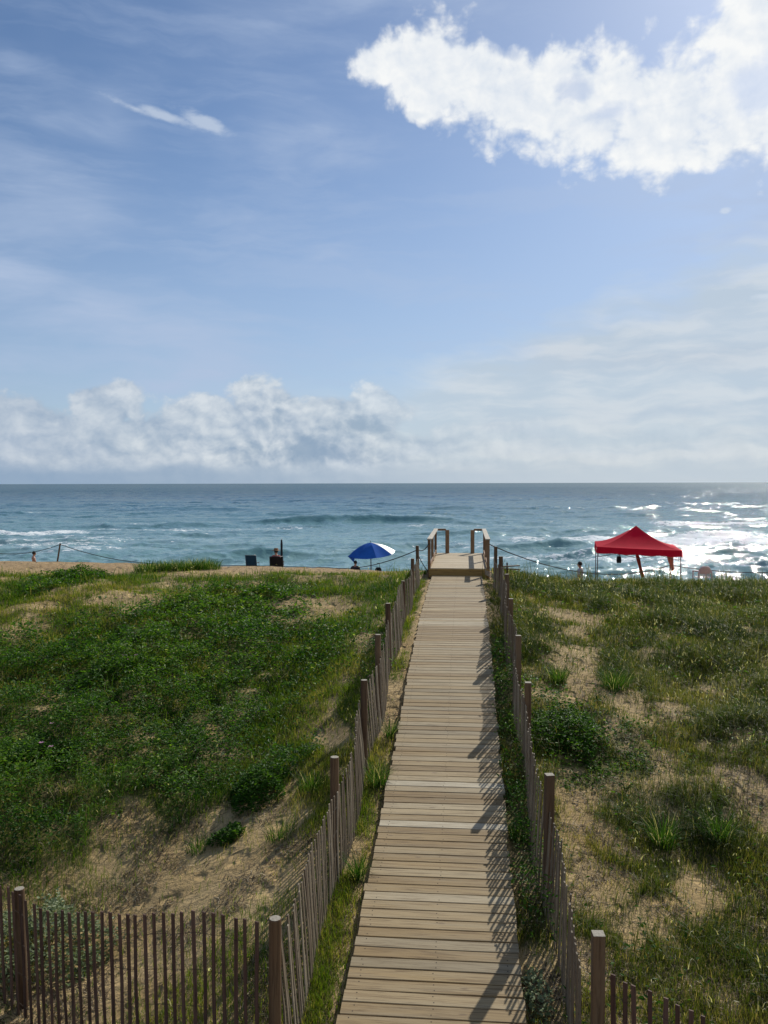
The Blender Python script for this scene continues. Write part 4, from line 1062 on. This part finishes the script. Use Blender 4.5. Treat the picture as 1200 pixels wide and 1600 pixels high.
def seated(x, y, rz, label, shirt, headwear='hair', s=1.0, seat=.28, lean=.12, z=None):
    """sitting with legs forward (-Y), arms on the thighs"""
    g = gz(x, y) if z is None else z; root = empty('person', (x, y, g), label, 'person', rz=rz); V = Vector
    J = [(0, 0, seat, .14, .11), (0, lean*.4, seat+.2, .125, .09), (0, lean*.8, seat+.40, .15, .10), (0, lean, seat+.50, .10, .075), (0, lean*.9, seat+.57, .05)]
    E = [(0, 1), (1, 2), (2, 3), (3, 4)]
    for k in (-1, 1):
        n = len(J)
        J += [(.10*k, -.06, seat-.01, .085), (.13*k, -.44, seat+.10, .06), (.13*k, -.60, seat-.12, .052), (.13*k, -.74, .06, .036), (.13*k, -.80, .05, .034), (.14*k, -.88, .09, .024)]
        E += [(0, n), (n, n+1), (n+1, n+2), (n+2, n+3), (n+3, n+4), (n+4, n+5)]
        n = len(J)
        J += [(.18*k, lean, seat+.47, .052), (.25*k, lean*.6-.04, seat+.22, .038), (.17*k, -.24, seat+.14, .028)]
        E += [(3, n), (n, n+1), (n+1, n+2)]
        hand(J, E, V((.165*k, -.26, seat+.14)), n+2, V((-.1*k, -1, -.05)).normalized(), 1)
    c = V((0, lean*.8-.02, seat+.70)); hb = head_parts(J, E, 4, c, 1.0, (0, -1, 0), 'hair', root)
    skin_mesh('body', J, E, 0, M['skin'], root)
    hb.build('hair', M['hair'], root, smooth=True); eyes(c, 1, (0, -1, 0), root)
    if headwear == 'hat':
        hm = MB(); N = 18; prof = [(.20, .055), (.19, .06), (.105, .075), (.10, .13), (.085, .155), (.01, .16)]
        vs = [c+V((r*math.cos(6.2832*k/N), r*math.sin(6.2832*k/N), z_+.01)) for r, z_ in prof for k in range(N)]
        fs = [(i*N+k, i*N+(k+1) % N, (i+1)*N+(k+1) % N, (i+1)*N+k) for i in range(len(prof)-1) for k in range(N)]
        hm.add(vs, fs).build('sun_hat', M['straw'], root, smooth=True)
    if shirt:
        SJ = [(0, 0, seat, .155, .125), (0, lean*.4, seat+.2, .145, .108), (0, lean*.8, seat+.40, .17, .118), (0, lean, seat+.50, .115, .09)]; SE = [(0, 1), (1, 2), (2, 3)]
        for k in (-1, 1):
            n = len(SJ); SJ += [(.185*k, lean, seat+.465, .066), (.225*k, lean*.8-.02, seat+.31, .055)]; SE += [(3, n), (n, n+1)]
        skin_mesh('shirt', SJ, SE, 0, M[shirt], root)
    SJ = [(0, 0, seat, .15, .12)]; SE = []
    for k in (-1, 1):
        n = len(SJ); SJ += [(.11*k, -.08, seat-.005, .10), (.13*k, -.32, seat+.065, .078)]; SE += [(0, n), (n, n+1)]
    skin_mesh('shorts', SJ, SE, 0, M['shorts'], root)
    root.scale = (s, s, s); return root

def beach_chair(x, y, rz, label, m, w=.52, back=.50, seat=.22, group=None, high=False):
    g = gz(x, y); root = empty('beach_chair', (x, y, g), label, 'beach chair', group, rz)
    sl = MB()       # seat: sagging cloth
    N = 5; vs = []
    for i in range(N):
        for k in range(N):
            a, b = -w/2+w*k/(N-1), -.42+.42*i/(N-1)
            vs.append((a, b, seat+.03-.035*math.sin(math.pi*k/(N-1))+.03*(1-i/(N-1))))
    fs = [(i*N+k, i*N+k+1, (i+1)*N+k+1, (i+1)*N+k) for i in range(N-1) for k in range(N-1)]
    o = sl.add(vs, fs).build('seat', m, root); md = o.modifiers.new('t', 'SOLIDIFY'); md.thickness = .012
    bk = MB(); vs = []
    for i in range(N):
        for k in range(N):
            a = -w/2+w*k/(N-1); t = i/(N-1); vs.append((a, .0+.16*t+.03*math.sin(math.pi*k/(N-1)), seat+.03+back*t))
    o = bk.add(vs, fs).build('backrest', m, root); md = o.modifiers.new('t', 'SOLIDIFY'); md.thickness = .012
    for s in (-1, 1):
        a = s*(w/2+.012)
        MB().tube([(a, .165, seat+.04+back), (a, 0, seat+.02), (a, -.20, .015), (a, -.24, .015)], .011, 8).build('frame_tube', M['frame'], root, True)
        MB().tube([(a, -.44, seat+.05), (a, -.1, seat*.55), (a, .14, .015), (a, .18, .015)], .011, 8).build('leg', M['frame'], root, True)
        MB().box((a, -.16, seat+.22), (.045, .42, .02)).build('armrest', M['black'], root, bevel=.006)
        MB().tube([(a, -.33, seat+.21), (a, -.36, seat+.05)], .010, 6).build('arm_support', M['frame'], root)
    MB().tube([(-w/2, .165, seat+.045+back), (w/2, .165, seat+.045+back)], .011, 8).build('top_tube', M['frame'], root, True)
    return root
p = raypt(393, 886, 35.3)
beach_chair(p.x, 35.3, math.pi-.1, 'empty low dark blue beach chair on the sand left of the hatted person', M['chairblue'], .44, .52, .24)
q = raypt(432, 886, 35.2)
beach_chair(q.x, 35.2, math.pi+.05, 'low black beach chair, seen from behind, with a person in a hat sitting in it', M['chairdark'], .54, .42, .22)
seated(q.x-.02, 35.27, math.pi+.05, 'person in red shirt and brown hat sitting in a low chair facing the sea', 'shirt_red', 'hat', .92, .27, .15)

# closed parasol standing by them
def closed_parasol():
    p = raypt(440, 887, 36.3); x, y = p.x, 36.3; g = gz(x, y); root = empty('closed_parasol', (x, y, g), 'tall closed dark parasol standing upright beside the hatted person', 'parasol')
    top = raypt(440.5, 841, 36.3).z-g
    MB().tube([(0, 0, -.3), (.01, 0, top*.5)], .016, 8).build('pole', M['silver_cloth'], root, True)
    mb = MB(); N = 12; pr = [(.05, .38), (.075, .42), (.06, .7), (.05, top-.25), (.03, top-.06)]; vs = []
    for r, z in pr:
        for k in range(N):
            t = 6.2832*k/N; rr = r*(1 if k % 2 else .62); vs.append((rr*math.cos(t+z), rr*math.sin(t+z), z))
    fs = [(i*N+k, i*N+(k+1) % N, (i+1)*N+(k+1) % N, (i+1)*N+k) for i in range(len(pr)-1) for k in range(N)]
    mb.add(vs, fs).build('folded_canopy', M['shorts'], root)
    MB().tube([(0, 0, top-.07), (0, 0, top)], [.022, .014], 8).build('tip', M['silver_cloth'], root, True)
    MB().tube([(0, 0, .50), (0, 0, .53)], .085, 10).build('strap', M['silver_cloth'], root, True)
closed_parasol()

# open blue parasol -------------------------------------------------
def blue_parasol():
    Y = 37.0; p = raypt(580, 890, Y); x = p.x; g = gz(x, Y); top = raypt(578, 847, Y).z-g
    root = empty('beach_parasol', (x, Y, g), 'open blue beach parasol with one silver side flap, leaning slightly to the left', 'parasol')
    MB().tube([(0, 0, -.3), (-.03, 0, top-.02)], .024, 8).build('pole', M['frame'], root, True)
    R = Euler((.10, -.10, .2), 'XYZ').to_matrix(); C0 = Vector((-.03, 0, top))
    N = 8; r = 1.08; drop = .50
    def P(a, t, bulge=0):
        rr = r*t; z = -drop*(t**1.55)-.02
        return R @ Vector((math.cos(a)*rr, math.sin(a)*rr, z+bulge))+C0
    for k in range(N):
        a0 = 6.2832*k/N; a1 = a0+6.2832/N; mb = MB(); vs = []; fs = []; nt, na = 7, 5
        for i in range(nt):
            t = i/(nt-1)
            for j in range(na):
                s = j/(na-1); a = a0+(a1-a0)*s; q = P(a0, t).lerp(P(a1, t), s)
                q += (R @ Vector((0, 0, 1)))*(-.05*t*math.sin(math.pi*s)*(.2+t)+0)
                if i == nt-1: q += (R @ Vector((0, 0, 1)))*(.03*math.sin(math.pi*s))
                vs.append(q)
        fs = [(i*na+j, (i+1)*na+j, (i+1)*na+j+1, i*na+j+1) for i in range(nt-1) for j in range(na-1)]
        mid = math.degrees(a0+.39) % 360
        silver = k in (0, 7)
        o = mb.add(vs, fs).build('canopy_panel', M['silver_cloth'] if silver and k in (0, 7) else M['blue'], root, True)
        if silver and k in (0, 7): o['label'] = 'silver white canopy panel'
        MB().tube([P(a0, t) - (R @ Vector((0, 0, .02))) for t in (.05, .35, .7, 1)], .006, 5).build('rib', M['frame'], root)
    # hanging corner flap on the left and the valance tatter
    fl = MB(); a = 3.3
    e0 = P(3.05, 1); e1 = P(3.75, .98); fl.add([e0, e1, e1.lerp(e0, .5)+Vector((.12, 0, -.24)), e0+Vector((-.03, 0, -.02))], [(0, 1, 2)])
    fl.build('side_flap', M['blue'], root)
    MB().tube([C0, C0+R @ Vector((0, 0, .06))], [.02, .012], 8).build('tip', M['frame'], root, True)
    # small pale printed mark on one panel: an unreadable smudge in the photograph
    return x, Y
ux, uy = blue_parasol()
pp = raypt(556, 890, 36.2)
seated(pp.x, 36.2, math.pi-.3, 'dark haired person resting low on the sand just left of the blue parasol pole', 'shirt_dark', 'hair', .85, .10, .12)
pp = raypt(591, 890, 36.8)
def bag(x, y, label, m, w=.34, d=.22, h=.26, name='beach_bag'):
    g = gz(x, y); root = empty(name, (x, y, g), label, 'bag'); mb = MB(); N = 16
    vs = []; pr = [(.9, 0), (1.06, .25), (1.05, .6), (.92, .9), (.55, 1.0)]
    for q, z in pr:
        for k in range(N):
            t = 6.2832*k/N; c, s = math.cos(t), math.sin(t); e = .55
            vs.append((w/2*q*math.copysign(abs(c)**e, c), d/2*q*math.copysign(abs(s)**e, s), z*h))
    fs = [(i*N+k, i*N+(k+1) % N, (i+1)*N+(k+1) % N, (i+1)*N+k) for i in range(len(pr)-1) for k in range(N)]+[tuple((len(pr)-1)*N+k for k in range(N))]
    mb.add(vs, fs).build('bag_body', m, root, True)
    for s in (-1, 1): MB().tube([(-w*.22, s*d*.3, h*.93), (-w*.16, s*d*.3, h*1.3), (w*.16, s*d*.3, h*1.3), (w*.22, s*d*.3, h*.93)], .010, 6).build('handle', m, root, True)
    return root
bag(pp.x, 36.6, 'dark bag on the sand just right of the parasol pole', M['black'], .3, .2, .62)
pp = raypt(77, 872, 37.5)
seated(pp.x, 36.0, math.pi/2+.6, 'bare shouldered person sitting low on the beach left of the thin rope post', None, 'hair', .85, .12, .1)
pp = raypt(907, 890, 33.5)
standing(pp.x, 33.6, -math.pi/2-.5, 'standing person in pale grey shirt and dark shorts left of the red canopy', 1.0)
pp = raypt(922, 900, 32.6)
seated(pp.x, 32.9, math.pi-.4, 'small person crouching on the sand at the foot of the red canopy', 'shirt_dark', 'hair', .8, .14, .02)

# ------------------------------------------------------------------ red canopy tent
def tent():
    fl = raypt(932, 866, 32.4); th = -math.radians(13); side = 3.16
    g0 = gz(fl.x+1.6, 33.5)
    root = empty('canopy_tent', (fl.x, fl.y, g0), 'red pop-up canopy tent with a peaked roof standing on the beach', 'canopy tent', rz=th)
    za = fl.z-g0            # underside of the valance at the left front corner
    def T(u, v, z):         # u along the front, v back; the frame stands a little lower on the right
        return Vector((u*side, v*side, z-.10*u))
    ev = za+.28; pk = raypt(993, 822, 33.5).z-g0+.04
    N = 14
    # each roof face is a concave, sagging cloth panel
    cs = [(0, 0), (1, 0), (1, 1), (0, 1)]
    for q in range(4):
        a, b = cs[q], cs[(q+1) % 4]; vs = []; fs = []
        for i in range(N+1):
            t = i/N                          # 0 at the eave, 1 at the peak
            for j in range(N+1):
                s = j/N; u = a[0]+(b[0]-a[0])*s; v = a[1]+(b[1]-a[1])*s
                uu = u+(.5-u)*t; vv = v+(.5-v)*t
                zz = ev+(pk-ev)*(t**1.6)-.05*math.sin(math.pi*s)*(1-t)*(.3+t)
                vs.append(T(uu, vv, zz))
        for i in range(N):
            for j in range(N): fs.append((i*(N+1)+j, i*(N+1)+j+1, (i+1)*(N+1)+j+1, (i+1)*(N+1)+j))
        MB().add(vs, fs).build('roof_panel', M['red'], root, True)
        # valance
        vs = []; fs = []
        for j in range(25):
            s = j/24; u = a[0]+(b[0]-a[0])*s; v = a[1]+(b[1]-a[1])*s
            nx_, ny_ = (b[1]-a[1]), -(b[0]-a[0]); wv = .012*math.sin(s*37+q)
            tp = T(u, v, ev-.05*math.sin(math.pi*s)*.3)
            for k in range(3): vs.append(tp+Vector((nx_*(.006+wv*k*.9), ny_*(.006+wv*k*.9), -(.125+.008*math.sin(s*23+q))*k)))
        for j in range(24):
            for k in range(2): fs.append((j*3+k, j*3+k+1, (j+1)*3+k+1, (j+1)*3+k))
        MB().add(vs, fs).build('valance', M['red'], root, True)
        MB().tube([T(a[0]+(.5-a[0])*t, a[1]+(.5-a[1])*t, ev+(pk-ev)*t**1.6-.02) for t in [k/8 for k in range(9)]], .012, 6).build('roof_rib', M['frame'], root)
    Rm = Matrix.Rotation(th, 3, 'Z')
    for (u, v) in cs:
        p = T(u, v, ev-.03); wp = Rm @ p+root.location; g = gz(wp.x, wp.y)-g0
        ins = Vector(((.5-u)*.08, (.5-v)*.08, 0)); p = p+ins
        lg = MB().box((p.x, p.y, (p.z+g)/2), (.036, .036, p.z-g), None).build('leg', M['frame'], root, bevel=.003)
        MB().box((p.x, p.y, g+.012), (.11, .11, .012)).build('foot', M['frame'], lg)
    for q in range(4):       # scissor truss under each eave
        a, b = cs[q], cs[(q+1) % 4]; mb = MB()
        for k in range(2):
            s0, s1 = k/2, (k+1)/2
            A = lambda s, z: T((a[0]+(b[0]-a[0])*s)*.95+.025, (a[1]+(b[1]-a[1])*s)*.95+.025, z)
            mb.tube([A(s0, ev-.06), A(s1, ev-.40)], .011, 5); mb.tube([A(s0, ev-.40), A(s1, ev-.06)], .011, 5)
        mb.build('truss', M['frame'], root)
    def world(u, v, z): return Rm @ T(u, v, z)+root.location
    return world, ev, g0
TW, ev, tg = tent()
def cloth_strip(name, label, m, top, bot, w0, w1, wob=.05, cat='towel', yaw=0):
    """hanging cloth: a long folded strip from top to bottom"""
    rows, n = 14, 5; vs = []; tp, bt = Vector(top), Vector(bot)
    for i in range(rows):
        t = i/(rows-1); c = tp.lerp(bt, t); ww = w0+(w1-w0)*t+.03*math.sin(t*9)
        for k in range(n):
            s = k/(n-1)-.5; vs.append(c+Vector((s*ww*math.cos(yaw), s*ww*math.sin(yaw)+.03*math.sin(k*2.2+t*5), wob*math.sin(k*1.3+i*.7)*.3))-tp)
    fs = [(i*n+k, i*n+k+1, (i+1)*n+k+1, (i+1)*n+k) for i in range(rows-1) for k in range(n-1)]
    o = MB().add(vs, fs).build(name, m, None, True); o.location = tp; md = o.modifiers.new('t', 'SOLIDIFY'); md.thickness = .008
    return tag(o, label, cat)
Yt = 32.6
cloth_strip('hanging_towel', 'long red orange cloth strip hanging down to the sand at the middle of the canopy', M['towel_red'], raypt(995, 866, Yt), raypt(1004, 903, Yt+.2), .11, .13)
cloth_strip('hanging_towel', 'crumpled peach coloured towel hanging from the right corner of the canopy', M['towel_peach'], raypt(1046, 867, Yt-.2), raypt(1051, 892, Yt-.1), .26, .10, .15)
b = raypt(967, 866, Yt)
hb = empty('hanging_bag', b, 'small black bag hanging under the front eave of the canopy', 'bag')
o = bag(0, 0, 'x', M['black'], .17, .14, .26); 
for ch in list(o.children):
    ch.parent = hb; ch.location = (0, 0, -.36)
bpy.data.objects.remove(o)
def tarp():
    p = raypt(1036, 908, 32.5); x, y = p.x, 31.9; g = gz(x, y)
    vs = [(-.28, 0, .02), (.32, .05, .02), (.34, .1, .42), (.05, .08, .22), (-.3, .28, .02), (.3, .32, .02)]
    o = MB().add(vs, [(0, 1, 2, 3), (0, 3, 4), (4, 3, 2, 5), (1, 5, 2), (0, 4, 5, 1)]).build('folded_tarp', M['green']); o.location = (x, y, g)
    for e in range(1):
        md = o.modifiers.new('b', 'BEVEL'); md.width = .02; md.segments = 2
    tag(o, 'dark green folded tarp lying on the sand under the canopy', 'tarp')
tarp()

# pale plastic chair seen from behind --------------------------------
def plastic_chair():
    Y = 31.0; p = raypt(1097, 905, Y); x = p.x; topz = raypt(1097, 884, Y).z; g = gz(x, Y)
    root = empty('plastic_chair', (x, Y, g), 'pale pink plastic armchair with a rounded back, seen from behind, right of the canopy', 'chair', rz=math.pi+.1)
    H = max(.82, min(1.1, topz-g)); m = M['plastic']; sh = H-.40
    # rounded back with slots at the bottom
    N = 9; vs = []; fs = []
    for i in range(N):
        t = i/(N-1); half = .235*math.sqrt(max(0, 1-((t-.35)/.68)**2)) if t > .35 else .235
        for k in range(9):
            s = (k-4)/4; vs.append((s*max(half, .05), .20+.07*t-.05*s*s, sh+.12+.28*t))
    for i in range(N-1):
        for k in range(8): fs.append((i*9+k, i*9+k+1, (i+1)*9+k+1, (i+1)*9+k))
    o = MB().add(vs, fs).build('backrest', m, root, True); md = o.modifiers.new('t', 'SOLIDIFY'); md.thickness = .02
    sl = MB()
    for k in range(-3, 4): sl.box((k*.062, .20-.002*k*k, sh+.05), (.022, .016, .20), None)
    sl.build('back_slats', m, root)
    MB().box((0, 0, sh-.03), (.46, .42, .025)).build('seat', m, root, bevel=.01)
    for s in (-1, 1):
        MB().tube([(s*.25, .22, sh+.22), (s*.275, .05, sh+.20), (s*.275, -.18, sh+.19), (s*.255, -.23, sh+.14)], [.018, .024, .024, .02], 8).build('armrest', m, root, True)
        MB().tube([(s*.29, .27, 0), (s*.255, .22, sh+.14), (s*.24, .225, sh+.22)], [.018, .026, .022], 8).build('leg', m, root, True)
        MB().tube([(s*.27, -.25, 0), (s*.25, -.22, sh+.16)], [.018, .025], 8).build('leg', m, root, True)
plastic_chair()

bpy.context.view_layer.update()
